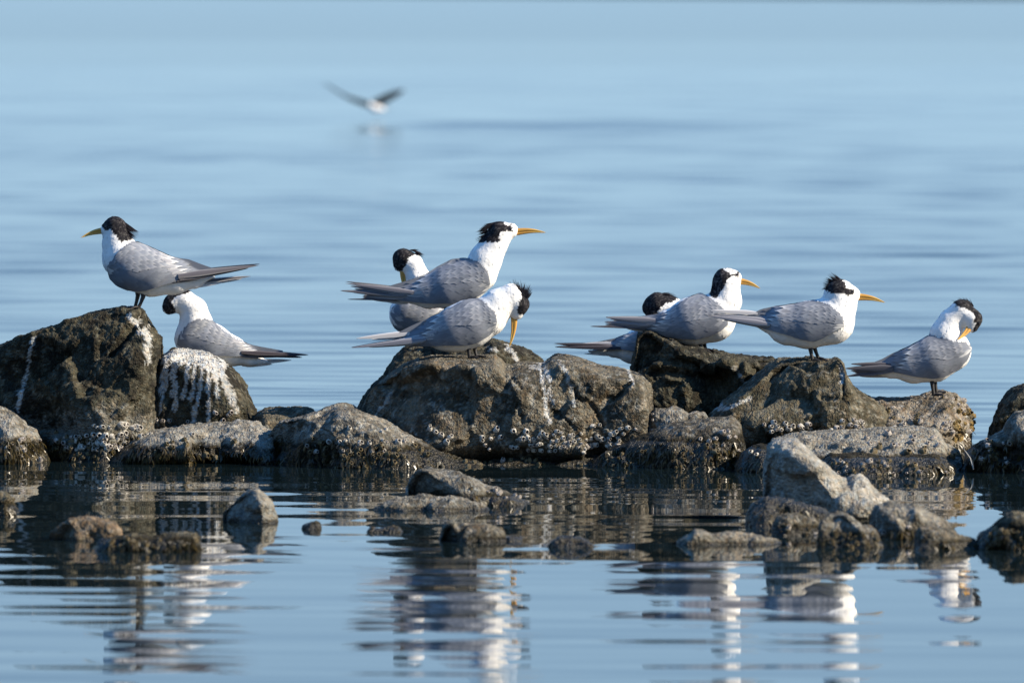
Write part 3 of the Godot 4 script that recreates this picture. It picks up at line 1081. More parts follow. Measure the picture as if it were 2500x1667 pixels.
func strand(a: Vector3, b: Vector3, half: float, n: Vector3, c: Color) -> Array:
	var out := empty()
	var s := (b - a).cross(n).normalized() * half
	var mid := a.lerp(b, 0.55) + n * 0.002
	for q in [a - s, a + s, mid - s, mid + s, b]:
		out[0].append(q)
		out[1].append(n)
		out[2].append(c)
	out[3].append_array([0, 1, 2, 1, 3, 2, 2, 3, 4])
	return out


func build_barnacles() -> void:
	for shell in ["pale", "brown", "gold", "grey"]:
		var list := []
		for k in 4:
			var m := barnacle_mesh(100 + k * 7)
			m.surface_set_material(0, mat[shell + "_shell"])
			list.append(m)
		barnacle_meshes[shell] = list
	spots("f", 1250, 840, 0.1849, [1060, 1090, 1155, 1080, 165, 1160, 385, 1170, 440, 1190, 600, 1150, 665, 1235, 805, 1200, 835, 1280, 700, 1305, 1110, 1235, 1215, 1255, 1300, 1200, 1375, 1175, 20, 1140], 6.2, 8.2, "pale")
	spots("f", 1250, 840, 0.1849, [190, 1230, 355, 1230, 555, 1195, 590, 1335, 640, 1360, 770, 1340, 610, 1410, 970, 1390, 975, 1260, 1045, 1265, 1160, 1255, 1250, 1330, 1330, 1380, 275, 1385, 505, 1330, 240, 1280, 1460, 1110, 1530, 1120, 80, 1255, 360, 1310], 5.0, 6.6, "pale")
	spots("f", 1250, 840, 0.1849, [405, 1270, 870, 1360, 660, 1430, 980, 1330, 1040, 1340, 1280, 1400, 1630, 1130, 560, 1290, 740, 1390, 900, 1300, 1120, 1330], 3.6, 5.2, "grey")
	spots("f", 850, 840, 0.1849, [1065, 1065, 1085, 1120, 1145, 1140, 1240, 1210, 1330, 1235, 1310, 1290, 1960, 1130, 1780, 1230, 1770, 1290, 1880, 1270, 2020, 1230], 4.8, 7.4, "pale")
	spots("i", 1850, 940, 0.2551, [155, 370, 195, 395, 235, 430, 255, 490, 300, 425, 340, 400, 470, 400, 505, 420, 445, 435, 550, 445, 805, 350, 720, 440], 6.0, 7.6, "pale")
	spots("i", 1850, 940, 0.2551, [440, 475, 630, 390, 640, 430, 760, 405, 780, 440, 925, 350, 950, 395, 985, 340, 65, 380, 655, 460, 400, 485, 1000, 400, 900, 380], 5.0, 6.6, "grey")
	spots("k", 1850, 940, 0.2551, [1055, 505, 1065, 560, 1245, 470, 1295, 580, 1345, 570, 1480, 495, 1480, 545, 1645, 560, 1725, 570, 1705, 500], 7.0, 8.6, "grey")
	spots("k", 1850, 940, 0.2551, [1160, 605, 1120, 640, 1445, 640, 1590, 610, 1570, 645, 1870, 680], 6.5, 8.0, "brown")
	scatter("k", 2020, 1105, 2350, 1150, 20, 4.0, 6.5, ["brown"])
	scatter("k2", 2030, 1122, 2325, 1165, 46, 4.0, 7.0, ["brown", "brown", "grey"])
	scatter("j", 2145, 1000, 2225, 1045, 18, 5.0, 7.5, ["grey", "pale", "brown"])
	scatter("j", 2225, 1010, 2260, 1045, 14, 5.0, 7.0, ["grey", "brown"])
	scatter("j", 2290, 1025, 2330, 1055, 10, 5.0, 7.5, ["grey"])
	scatter("j", 2325, 1000, 2412, 1075, 62, 5.0, 8.0, ["gold", "gold", "brown", "grey"])
	scatter("j", 2295, 968, 2365, 1000, 12, 4.5, 7.5, ["grey", "brown"])
	spots("e", 750, 750, 0.3614, [280, 830, 150, 900, 210, 910, 255, 905, 370, 910, 420, 915, 510, 910, 615, 905, 500, 835, 535, 830], 5.4, 7.6, "pale")
	spots("e", 750, 750, 0.3614, [70, 930, 120, 945, 205, 950, 350, 955, 500, 950, 490, 985, 540, 990, 20, 975, 280, 1000, 345, 1000, 110, 1000, 450, 1040, 590, 1045, 1070, 1040, 1080, 1070, 1130, 1050, 1170, 1060, 730, 940, 770, 965, 815, 990, 545, 1030, 600, 1000], 5.4, 7.4, "brown")
	scatter("e", 745, 1105, 960, 1145, 24, 4.0, 6.5, ["brown"])
	spots("m2", 1500, 780, 0.4252, [500, 690, 615, 650, 650, 645, 580, 690, 630, 720, 665, 680, 695, 680, 550, 705, 685, 720, 710, 745], 5.2, 7.2, "grey")
	spots("m2", 1500, 780, 0.4252, [580, 725, 610, 740, 580, 760, 640, 770, 595, 790, 510, 800, 560, 830, 625, 810, 650, 800, 535, 740, 690, 780, 720, 790], 5.2, 7.2, "brown")
	spots("n", 1500, 780, 0.4252, [785, 760, 812, 783], 6.0, 7.0, "pale")
	spots("m1", 1500, 780, 0.4252, [220, 550, 215, 580, 262, 625, 235, 635, 300, 610, 210, 640, 340, 598, 390, 590], 4.6, 6.4, "grey")
	scatter("a", 175, 1065, 335, 1100, 58, 4.5, 8.0, ["pale", "pale", "grey"])
	scatter("a", 225, 1035, 345, 1075, 30, 5.0, 8.5, ["pale"])
	scatter("a", 130, 1060, 180, 1095, 12, 5.0, 7.0, ["grey", "brown"])
	scatter("a", 60, 1090, 240, 1135, 46, 4.5, 7.0, ["brown"])
	scatter("c", 0, 1070, 100, 1130, 26, 4.5, 7.0, ["brown", "brown", "grey"])
	spots("d", 0, 1000, 0.2976, [1400, 260, 1370, 280, 1500, 245, 1530, 290, 1410, 310, 1690, 380, 1770, 390, 1900, 260, 1120, 250], 5.5, 8.5, "brown")
	spots("d", 0, 1000, 0.2976, [1590, 230, 1200, 200, 1240, 195, 1060, 150, 1100, 190], 4.5, 6.5, "pale")
	scatter("d", 260, 1105, 600, 1135, 18, 4.0, 6.0, ["brown"])
	spots("b", 0, 1000, 0.2976, [1330, 90, 1385, 100, 1530, 100, 1820, 95, 1880, 45, 1900, 50, 1750, 25, 1880, 130, 1345, 165, 1280, 100], 5.0, 7.0, "grey")
	scatter("pp", 2370, 1075, 2470, 1140, 24, 4.5, 7.0, ["grey", "brown", "brown"])
	scatter("o", 2430, 1000, 2500, 1060, 10, 4.0, 6.0, ["brown"])
	scatter("s", 2410, 1290, 2500, 1345, 34, 5.0, 8.0, ["brown"])
	scatter("r2", 2020, 1300, 2145, 1345, 26, 5.0, 7.5, ["brown"])
	scatter("r3", 2145, 1280, 2330, 1320, 16, 4.5, 7.0, ["grey", "brown"])
	scatter("r1", 1893, 1275, 2005, 1305, 8, 4.5, 6.5, ["grey", "brown"])
	scatter("v2", 260, 1312, 485, 1345, 26, 5.0, 7.5, ["brown"])
	scatter("w", 0, 1210, 30, 1255, 8, 4.5, 6.5, ["brown"])
	scatter("m2", 1470, 1090, 1700, 1145, 22, 4.0, 6.0, ["brown"])
	scatter("t1", 1130, 1195, 1280, 1230, 8, 4.0, 6.0, ["brown", "grey"])
	scatter("f", 1290, 1055, 1530, 1105, 40, 4.5, 7.0, ["pale", "pale", "grey"])
	scatter("f", 1180, 1060, 1300, 1100, 10, 4.5, 6.5, ["grey", "pale"])
	scatter("i", 1860, 1030, 2110, 1062, 22, 5.0, 7.0, ["pale", "grey"])
	scatter("e", 740, 1075, 1000, 1120, 22, 4.5, 7.0, ["brown", "grey"])
	scatter("hole", 1180, 1108, 1560, 1140, 34, 4.0, 6.5, ["brown", "brown", "grey"])
	for w in [["a", 0, 390, 700, 0.075], ["c", 0, 115, 420, 0.08], ["d", 245, 660, 1000, 0.06], ["e", 620, 1185, 1300, 0.075], ["hole", 1130, 1585, 700, 0.05], ["m2", 1440, 1825, 900, 0.085], ["n", 1795, 1892, 260, 0.07], ["k", 1875, 2360, 700, 0.05], ["k2", 2010, 2330, 1000, 0.06], ["pp", 2355, 2500, 420, 0.08], ["j", 2330, 2400, 200, 0.09], ["s", 2395, 2500, 320, 0.06], ["r2", 1995, 2150, 300, 0.04], ["r3", 2130, 2340, 300, 0.025], ["v2", 230, 492, 300, 0.03], ["t1", 1120, 1300, 260, 0.03], ["l0", 1825, 2000, 300, 0.06], ["r4", 2235, 2395, 160, 0.02], ["w", 0, 36, 80, 0.04], ["t5", 1335, 1455, 120, 0.025]]:
		weed(w[0], w[1], w[2], w[3], w[4])


# ---------------------------------------------------------------- birds

const WHITE := Color(0.80, 0.80, 0.80)
const GREY := Color(0.152, 0.168, 0.202)
const BLACK := Color(0.010, 0.010, 0.012)
const SOOT := Color(0.055, 0.050, 0.055)
const LAT := 0.84               # a bird is a little narrower than it is deep

var b_chain := []               # [x, y, r, z] of the bird being built, photograph pixels

# half width of the body, in pixels, where a side view shows the point (x, y)
func body_side(x: float, y: float, add: float) -> float:
	var best := 0.0
	for i in b_chain.size() - 1:
		var a: Array = b_chain[i]
		var b: Array = b_chain[i + 1]
		var ax: float = b[0] - a[0]
		var ay: float = b[1] - a[1]
		var t := clampf(((x - a[0]) * ax + (y - a[1]) * ay) / maxf(ax * ax + ay * ay, 1e-6), 0.0, 1.0)
		var dx: float = x - a[0] - ax * t
		var dy: float = y - a[1] - ay * t
		var r: float = lerpf(a[2], b[2], t) + add
		var s := r * r - dx * dx - dy * dy
		if s > 0.0:
			best = maxf(best, sqrt(s) * LAT)
	return best


# one continuous skin round a chain of joints, as surface nets
func skin(chain: Array, mpp: float, origin: Vector2, cell: float, paint: Callable) -> ArrayMesh:
	var K := 1.0 / 0.0036
	var lo := Vector3(1e9, 1e9, 1e9)
	var hi := -lo
	var pts := []
	for c in chain:
		var zz: float = c[3] if c.size() > 3 else 0.0
		var q := Vector3((c[0] - origin.x) * mpp, -(c[1] - origin.y) * mpp, zz * mpp)
		var r: float = maxf((c[2] - 2.0) * mpp, 0.002)
		pts.append([q, r])
		lo = lo.min(q - Vector3.ONE * (r + 0.012))
		hi = hi.max(q + Vector3.ONE * (r + 0.012))
	var nx := int((hi.x - lo.x) / cell) + 2
	var ny := int((hi.y - lo.y) / cell) + 2
	var nz := int((hi.z - lo.z) / cell) + 2
	var acc := PackedFloat32Array()
	acc.resize(nx * ny * nz)
	for i in pts.size() - 1:
		var a: Vector3 = pts[i][0]
		var b: Vector3 = pts[i + 1][0]
		var ra: float = pts[i][1]
		var rb: float = pts[i + 1][1]
		var rm := maxf(ra, rb) + 0.011
		var ab := b - a
		ab.z /= LAT
		var l2 := maxf(ab.length_squared(), 1e-12)
		var i0 := maxi(0, int((minf(a.x, b.x) - rm - lo.x) / cell))
		var i1 := mini(nx - 1, int((maxf(a.x, b.x) + rm - lo.x) / cell) + 1)
		var j0 := maxi(0, int((minf(a.y, b.y) - rm - lo.y) / cell))
		var j1 := mini(ny - 1, int((maxf(a.y, b.y) + rm - lo.y) / cell) + 1)
		var k0 := maxi(0, int((minf(a.z, b.z) - rm - lo.z) / cell))
		var k1 := mini(nz - 1, int((maxf(a.z, b.z) + rm - lo.z) / cell) + 1)
		for k in range(k0, k1 + 1):
			var pz := (lo.z + k * cell - a.z) / LAT
			for j in range(j0, j1 + 1):
				var py := lo.y + j * cell - a.y
				var row := (k * ny + j) * nx
				for ii in range(i0, i1 + 1):
					var q := Vector3(lo.x + ii * cell - a.x, py, pz)
					var t := clampf(q.dot(ab) / l2, 0.0, 1.0)
					var d := (q - ab * t).length() - ra - (rb - ra) * t
					if d < 0.012:
						acc[row + ii] += exp(-maxf(d, -0.03) * K)
	# surface nets
	var vid := PackedInt32Array()
	vid.resize(nx * ny * nz)
	vid.fill(-1)
	var pos := PackedVector3Array()
	var sxy := nx * ny
	var off := [0, 1, nx, nx + 1, sxy, sxy + 1, sxy + nx, sxy + nx + 1]
	var edges := [[0, 1], [2, 3], [4, 5], [6, 7], [0, 2], [1, 3], [4, 6], [5, 7], [0, 4], [1, 5], [2, 6], [3, 7]]
	for k in nz - 1:
		for j in ny - 1:
			for i in nx - 1:
				var at := (k * ny + j) * nx + i
				var n := 0
				for o in off:
					if acc[at + o] > 1.0:
						n += 1
				if n == 0 or n == 8:
					continue
				var sum := Vector3.ZERO
				var cnt := 0
				for e in edges:
					var fa: float = acc[at + off[e[0]]]
					var fb: float = acc[at + off[e[1]]]
					if (fa > 1.0) == (fb > 1.0):
						continue
					var la := -log(maxf(fa, 0.02))
					var lb := -log(maxf(fb, 0.02))
					var t := la / (la - lb)
					var p0 := Vector3(e[0] & 1, (e[0] >> 1) & 1, e[0] >> 2)
					var p1 := Vector3(e[1] & 1, (e[1] >> 1) & 1, e[1] >> 2)
					sum += p0.lerp(p1, t)
					cnt += 1
				vid[at] = pos.size()
				pos.append(lo + (Vector3(i, j, k) + sum / cnt) * cell)
	var idx := PackedInt32Array()
	var nor := PackedVector3Array()
	nor.resize(pos.size())
	for k in range(1, nz - 1):
		for j in range(1, ny - 1):
			for i in range(1, nx - 1):
				var at := (k * ny + j) * nx + i
				var inside := acc[at] > 1.0
				for ax in 3:
					var step: int = [1, nx, sxy][ax]
					if (acc[at + step] > 1.0) == inside:
						continue
					var u: int = [nx, sxy, 1][ax]
					var w: int = [sxy, 1, nx][ax]
					var q := [vid[at - u - w], vid[at - w], vid[at], vid[at - u]]
					if q[0] < 0 or q[1] < 0 or q[2] < 0 or q[3] < 0:
						continue
					if not inside:
						q = [q[3], q[2], q[1], q[0]]
					# counter-clockwise seen from outside; Godot wants clockwise
					idx.append_array([q[0], q[2], q[1], q[0], q[3], q[2]])
					var fn := (pos[q[1]] - pos[q[0]]).cross(pos[q[2]] - pos[q[0]]) + (pos[q[2]] - pos[q[0]]).cross(pos[q[3]] - pos[q[0]])
					for v in q:
						nor[v] += fn
	var col := PackedColorArray()
	var highest := 0
	for v in pos.size():
		if pos[v].y > pos[highest].y:
			highest = v
	var outward := signf(nor[highest].y)
	for v in pos.size():
		nor[v] = nor[v].normalized() * outward
		# lie of the small feathers
		var q := pos[v]
		pos[v] = q + nor[v] * 0.0008 * nB.get_noise_3d(q.x * 90.0, q.y * 150.0, q.z * 90.0)
		col.append(paint.call(q.x / mpp + origin.x, -q.y / mpp + origin.y, q.z / mpp))
	return mesh_of(pos, nor, col, idx)


# loose small feathers that lie tailwards on the skin, in the colour of the skin below them
func ruffle(sk: ArrayMesh, chain: Array, mpp: float, origin: Vector2, r: RandomNumberGenerator) -> ArrayMesh:
	var a := sk.surface_get_arrays(0)
	var pos: PackedVector3Array = a[Mesh.ARRAY_VERTEX]
	var nor: PackedVector3Array = a[Mesh.ARRAY_NORMAL]
	var col: PackedColorArray = a[Mesh.ARRAY_COLOR]
	var res := empty()
	for i in 1200:
		var v := r.randi() % pos.size()
		var p := pos[v]
		var x := p.x / mpp + origin.x
		var y := -p.y / mpp + origin.y
		var best := 1e9
		var round_r := 30.0
		var dir := Vector3.RIGHT
		for k in chain.size() - 1:
			var m := Vector2((chain[k][0] + chain[k + 1][0]) * 0.5, (chain[k][1] + chain[k + 1][1]) * 0.5)
			var dd := m.distance_squared_to(Vector2(x, y))
			if dd < best:
				best = dd
				round_r = maxf(chain[k][2], 10.0)
				dir = Vector3(chain[k][0] - chain[k + 1][0], -(chain[k][1] - chain[k + 1][1]), 0.0).normalized()
		var n := nor[v]
		dir = (dir + Vector3(r.randf_range(-0.3, 0.3), r.randf_range(-0.3, 0.3), r.randf_range(-0.3, 0.3))).normalized()
		dir = (dir - n * dir.dot(n)).normalized()
		var dark := col[v].r < 0.1
		var ln := r.randf_range(5.0, 10.0) * mpp * (0.9 if dark else 1.0)
		var half := r.randf_range(1.6, 3.2) * mpp * (0.5 if dark else 1.0)
		var lift := r.randf_range(0.0001, 0.0006)
		if col[v].r > 0.1 and col[v].r < 0.6:
			continue
		var s := dir.cross(n).normalized() * half
		var c := col[v] * r.randf_range(0.93, 1.03)
		var start: int = res[0].size()
		var sink := ln * ln / (2.0 * round_r * mpp)
		var tip := p + dir * ln + n * (lift - sink)
		var mid := p + dir * ln * 0.55 + n * (lift * 0.8 - sink * 0.3)
		for q in [p - s * 0.6, p + s * 0.6, mid - s, mid + s, tip]:
			res[0].append(q + n * 0.0002)
			res[1].append(n)
			res[2].append(c)
		for t in [0, 1, 2, 1, 3, 2, 2, 3, 4]:
			res[3].append(start + t)
	return made(res)


func poly(list: Array) -> PackedVector2Array:
	var p := PackedVector2Array()
	for q in list:
		p.append(Vector2(q[0], q[1]))
	return p


# a thin, slightly cupped blade from root to tip; «half» is its half width. Corners in metres.
func blade(root: Vector3, tip: Vector3, half: float, across: Vector3, bend: Vector3, mid: Color, rim: Color, pointed := 1.0) -> Array:
	var pos := PackedVector3Array()
	var nor := PackedVector3Array()
	var col := PackedColorArray()
	var idx := PackedInt32Array()
	var seg := 12
	var dir := (tip - root).normalized()
	across = (across - dir * across.dot(dir)).normalized()
	var nrm := dir.cross(across).normalized()
	if nrm.z < 0.0:
		nrm = -nrm
	for side in [1.0, -1.0]:
		var start := pos.size()
		for i in seg + 1:
			var t := float(i) / seg
			var c := root.lerp(tip, t) + bend * sin(t * PI)
			var w := half * (0.55 + 0.45 * smoothstep(0.0, 0.25, t)) * (1.0 - 0.45 * t) * pow(maxf(1.0 - pow(t, 3.2 * pointed), 0.0), 0.8)
			for k in 5:
				var u := k / 2.0 - 1.0
				var lift: float = (1.0 - u * u) * 0.0011 * (1.0 - 0.7 * t) * side + 0.0006 * side
				pos.append(c + across * w * u + nrm * lift)
				nor.append((nrm * side + across * u * 0.5).normalized())
				col.append(mid.lerp(rim, smoothstep(0.55, 1.0, absf(u))))
		for i in seg:
			for k in 4:
				var a := start + i * 5 + k
				if side > 0.0:
					idx.append_array([a, a + 1, a + 5, a + 1, a + 6, a + 5])
				else:
					idx.append_array([a, a + 5, a + 1, a + 1, a + 5, a + 6])
	return [pos, nor, col, idx]


func merge(into: Array, more: Array) -> void:
	var first: int = into[0].size()
	into[0].append_array(more[0])
	into[1].append_array(more[1])
	into[2].append_array(more[2])
	for i in more[3]:
		into[3].append(i + first)


func empty() -> Array:
	return [PackedVector3Array(), PackedVector3Array(), PackedColorArray(), PackedInt32Array()]


func made(a: Array) -> ArrayMesh:
	return mesh_of(a[0], a[1], a[2], a[3])


func tube(path: Array, radii: Array, sides: int, flat := 1.0, c := Color.WHITE) -> Array:
	var out := empty()
	var n := path.size()
	for i in n:
		var d: Vector3 = (path[mini(i + 1, n - 1)] - path[maxi(i - 1, 0)]).normalized()
		var e := Vector3(0, 0, 1)
		var s := d.cross(e)
		s = s.normalized() if s.length() > 0.05 else Vector3.RIGHT
		e = s.cross(d).normalized()
		for k in sides:
			var a := TAU * k / sides
			var o := s * cos(a) + e * sin(a) * flat
			out[0].append(path[i] + o * radii[i])
			out[1].append((s * cos(a) + e * sin(a) / flat).normalized())
			out[2].append(c)
	for i in n - 1:
		for k in sides:
			var a := i * sides + k
			var b := i * sides + (k + 1) % sides
			out[3].append_array([a, a + sides, b, b, a + sides, b + sides])
	return out


func bird(d: Dictionary) -> void:
	var r := RandomNumberGenerator.new()
	r.seed = int(d.chain[0][0]) * 31 + 7
	var z: float = d.z
	var mpp := (CAM_Z - z) / FOCAL
	var foot: Array = d.feet[0]
	var origin := Vector2(foot[0], foot[1])
	var base := U(foot[0], foot[1], z)
	var node := Node3D.new()
	node.name = numbered("tern")
	node.position = base
	add_child(node)
	tag(node, d.label, "bird", "terns resting on the rocks")
	b_chain = d.chain
	var L := func(x: float, y: float, zz: float) -> Vector3:
		return Vector3((x - origin.x) * mpp, -(y - origin.y) * mpp, zz * mpp)
	# --- body
	var cap := poly(d.cap)
	var mantle := PackedVector2Array()
	if d.has("wing"):
		for q in d.wing.top:
			mantle.append(Vector2(q[0], q[1] - 3.0))
		var rev: Array = d.wing.bottom.duplicate()
		rev.reverse()
		for q in rev:
			mantle.append(Vector2(q[0], q[1] - 6.0))
	var grizzle: float = d.get("grizzle", 0.0)
	var extra := poly(d.get("grey", []))
	var brow := poly(d.get("speckled", []))
	var paint := func(x: float, y: float, zz: float) -> Color:
		var jx := 2.4 * nC.get_noise_2d(x * 0.22, y * 0.22 + zz * 0.1)
		var jy := 2.4 * nC.get_noise_2d(x * 0.22 + 40.0, y * 0.22 + zz * 0.1)
		var p := Vector2(x + jx, y + jy)
		if brow.size() and Geometry2D.is_point_in_polygon(p, brow):
			return WHITE.lerp(Color(0.05, 0.05, 0.055), smoothstep(-0.15, 0.4, nB.get_noise_2d(x * 0.5, y * 0.5 + zz * 0.4)) * 0.85)
		if Geometry2D.is_point_in_polygon(p, cap):
			var g := nB.get_noise_2d(x * 0.35, y * 0.35 + zz * 0.4)
			return BLACK.lerp(Color(0.16, 0.15, 0.15), smoothstep(0.0, 0.5, g) * (0.38 + grizzle))
		if extra.size() and Geometry2D.is_point_in_polygon(p, extra):
			return GREY
		if mantle.size() and Geometry2D.is_point_in_polygon(p, mantle):
			return GREY * 1.05
		return WHITE * (0.96 + 0.05 * nB.get_noise_2d(x * 0.1, y * 0.1))
	var sk := skin(d.chain, mpp, origin, 0.0036, paint)
	part("body", sk, mat.down, node)
	part("contour_feathers", ruffle(sk, d.chain, mpp, origin, r), mat.plumage, node).set_meta("kind", "stuff")
	# --- folded wings
	if d.has("wing"):
		for side in [1.0, -1.0]:
			build_wing(d, side, mpp, L, node, r)
	# --- tail feathers
	for f in d.get("tail", []):
		var root: Vector3 = L.call(f[0], f[1], f[5])
		var tip: Vector3 = L.call(f[2], f[3], f[5] + f[6] if f.size() > 6 else f[5])
		var mid: Color = f[7] if f.size() > 7 else Color(0.42, 0.42, 0.44)
		part("tail_feather", made(blade(root, tip, f[4] * mpp, Vector3(0, 1, -0.45), Vector3.ZERO, mid, Color(0.62, 0.62, 0.64), 1.4)), mat.plumage, node)
	# --- crest of pointed feathers
	if d.has("crest"):
		var cr := empty()
		for c in d.crest:
			# [roots polyline, tips polyline, how many, half spread across]
			for i in int(c[2] * 1.4):
				var t: float = (i / 1.4 + r.randf_range(-0.3, 0.3)) / maxf(c[2] - 1.0, 1.0)
				var a := curve_at(c[0], t)
				var b := curve_at(c[1], t + r.randf_range(-0.05, 0.05))
				b = a.lerp(b, r.randf_range(0.6, 1.18))
				var zr: float = r.randf_range(-1.0, 1.0) * c[3]
				var bl := blade(L.call(a.x, a.y, zr), L.call(b.x, b.y, zr * 1.1), 1.25 * mpp, Vector3(-(b - a).y, -(b - a).x, 0.3), Vector3.ZERO, BLACK, SOOT, 0.5)
				merge(cr, bl)
		part("crest", made(cr), mat.plumage, node)
	# --- bill
	if d.has("bill"):
		var bl: Array = d.bill                     # base x, y, tip x, y, half depth, chin side (+1 or -1), z
		var b0 := Vector2(bl[0], bl[1])
		var b1 := Vector2(bl[2], bl[3])
		var dir := (b1 - b0).normalized()
		var chin: Vector2 = Vector2(-dir.y, dir.x) * bl[5]
		var bz: float = bl[6] if bl.size() > 6 else 0.0
		var bz2: float = bl[7] if bl.size() > 7 else bz
		for half in 2:
			var path := []
			var rad := []
			for i in 12:
				var t := i / 11.0
				var tt := t if half == 0 else t * 0.95
				var w: float = bl[4] * 0.88 * (1.0 - pow(tt, 1.2)) + 0.35
				# the upper half is fuller and droops a little at the tip
				var o: float = (-0.30 if half == 0 else 0.42) * w
				var droop: float = bl[4] * 0.55 * pow(t, 2.2) - bl[4] * 0.35 * sin(PI * t) * (1.0 if half == 0 else 0.6)
				var q: Vector2 = b0.lerp(b1, tt) - dir * (4.0 if half == 0 else 2.0) * (1.0 - t) + chin * (o + droop - bl[4] * 0.3 * t * t)
				path.append(L.call(q.x, q.y, lerpf(bz, bz2, t)))
				rad.append(w * (0.66 if half == 0 else 0.50) * mpp)
			var tb := tube(path, rad, 12, 0.72)
			for i in 12:
				for k in 12:
					tb[2][i * 12 + k] = Color(0.85, 0.72, 0.6).lerp(Color(1.25, 1.25, 1.3), smoothstep(0.3, 1.0, i / 11.0))
			part("upper_bill" if half == 0 else "lower_bill", made(tb), mat.bill, node)
	# --- eyes
	if d.has("eye"):
		for side in [1.0, -1.0]:
			var sphere := SphereMesh.new()
			sphere.radius = 3.4 * mpp
			sphere.height = 6.8 * mpp
			sphere.radial_segments = 16
			sphere.rings = 8
			var e := part("eye", sphere, mat.eye, node)
			var ez := 0.0
			for c in d.chain:
				var dd := Vector2(c[0] - d.eye[0], c[1] - d.eye[1]).length()
				if dd < c[2]:
					ez = maxf(ez, sqrt(c[2] * c[2] - dd * dd) * LAT)
			e.position = L.call(d.eye[0], d.eye[1], (ez - 1.6) * side + (d.eye[2] if d.eye.size() > 2 else 0.0))
	# --- legs and webbed feet
	for i in d.feet.size():
		var f: Array = d.feet[i]                    # foot x, y, hip x, y, z
		var gx: float = base.x + (f[0] - origin.x) * mpp
		var gz: float = z + f[4] * mpp
		var gy: float = ground(d.on, gx, gz) if d.has("on") else base.y
		var fy := -((gy - base.y) / mpp) + origin.y
		var lg := tube([L.call(f[2], f[3] - 12.0, f[4] * 0.8), L.call(f[2], f[3], f[4]), L.call(lerpf(f[2], f[0], 0.5), lerpf(f[3], fy, 0.5), f[4]), L.call(f[0], fy - 2.0, f[4]), L.call(f[0], fy + 1.0, f[4])], [7.5 * mpp, 5.6 * mpp, 4.2 * mpp, 4.4 * mpp, 4.6 * mpp], 10)
		part("leg", made(lg), mat.leg, node)
		var way: float = d.get("way", 1.0)
		var ft := empty()
		var heel: Vector3 = L.call(f[0], fy, f[4])
		var toes := []
		for k in 3:
			var ang := (k - 1) * 0.5
			var toe := heel + Vector3(way * cos(ang), 0.0, sin(ang)) * 24.0 * mpp
			toe.y = clampf(ground(d.on, base.x + toe.x, z + toe.z) - base.y, heel.y - 0.014, heel.y + 0.010) if d.has("on") else heel.y
			toes.append(toe)
			merge(ft, tube([heel + Vector3(0, 0.002, 0), heel.lerp(toe, 0.5) + Vector3(0, 0.003, 0), toe + Vector3(0, 0.001, 0)], [3.4 * mpp, 2.8 * mpp, 1.4 * mpp], 8))
		var s0: int = ft[0].size()
		for q in [heel, heel.lerp(toes[0], 0.85), heel.lerp(toes[1], 0.72), heel.lerp(toes[2], 0.85)]:
			ft[0].append(q + Vector3(0, 0.002, 0))
			ft[1].append(Vector3.UP)
			ft[2].append(Color.WHITE)
		ft[3].append_array([s0, s0 + 1, s0 + 2, s0, s0 + 2, s0 + 3])
		part("foot", made(ft), mat.leg, node)


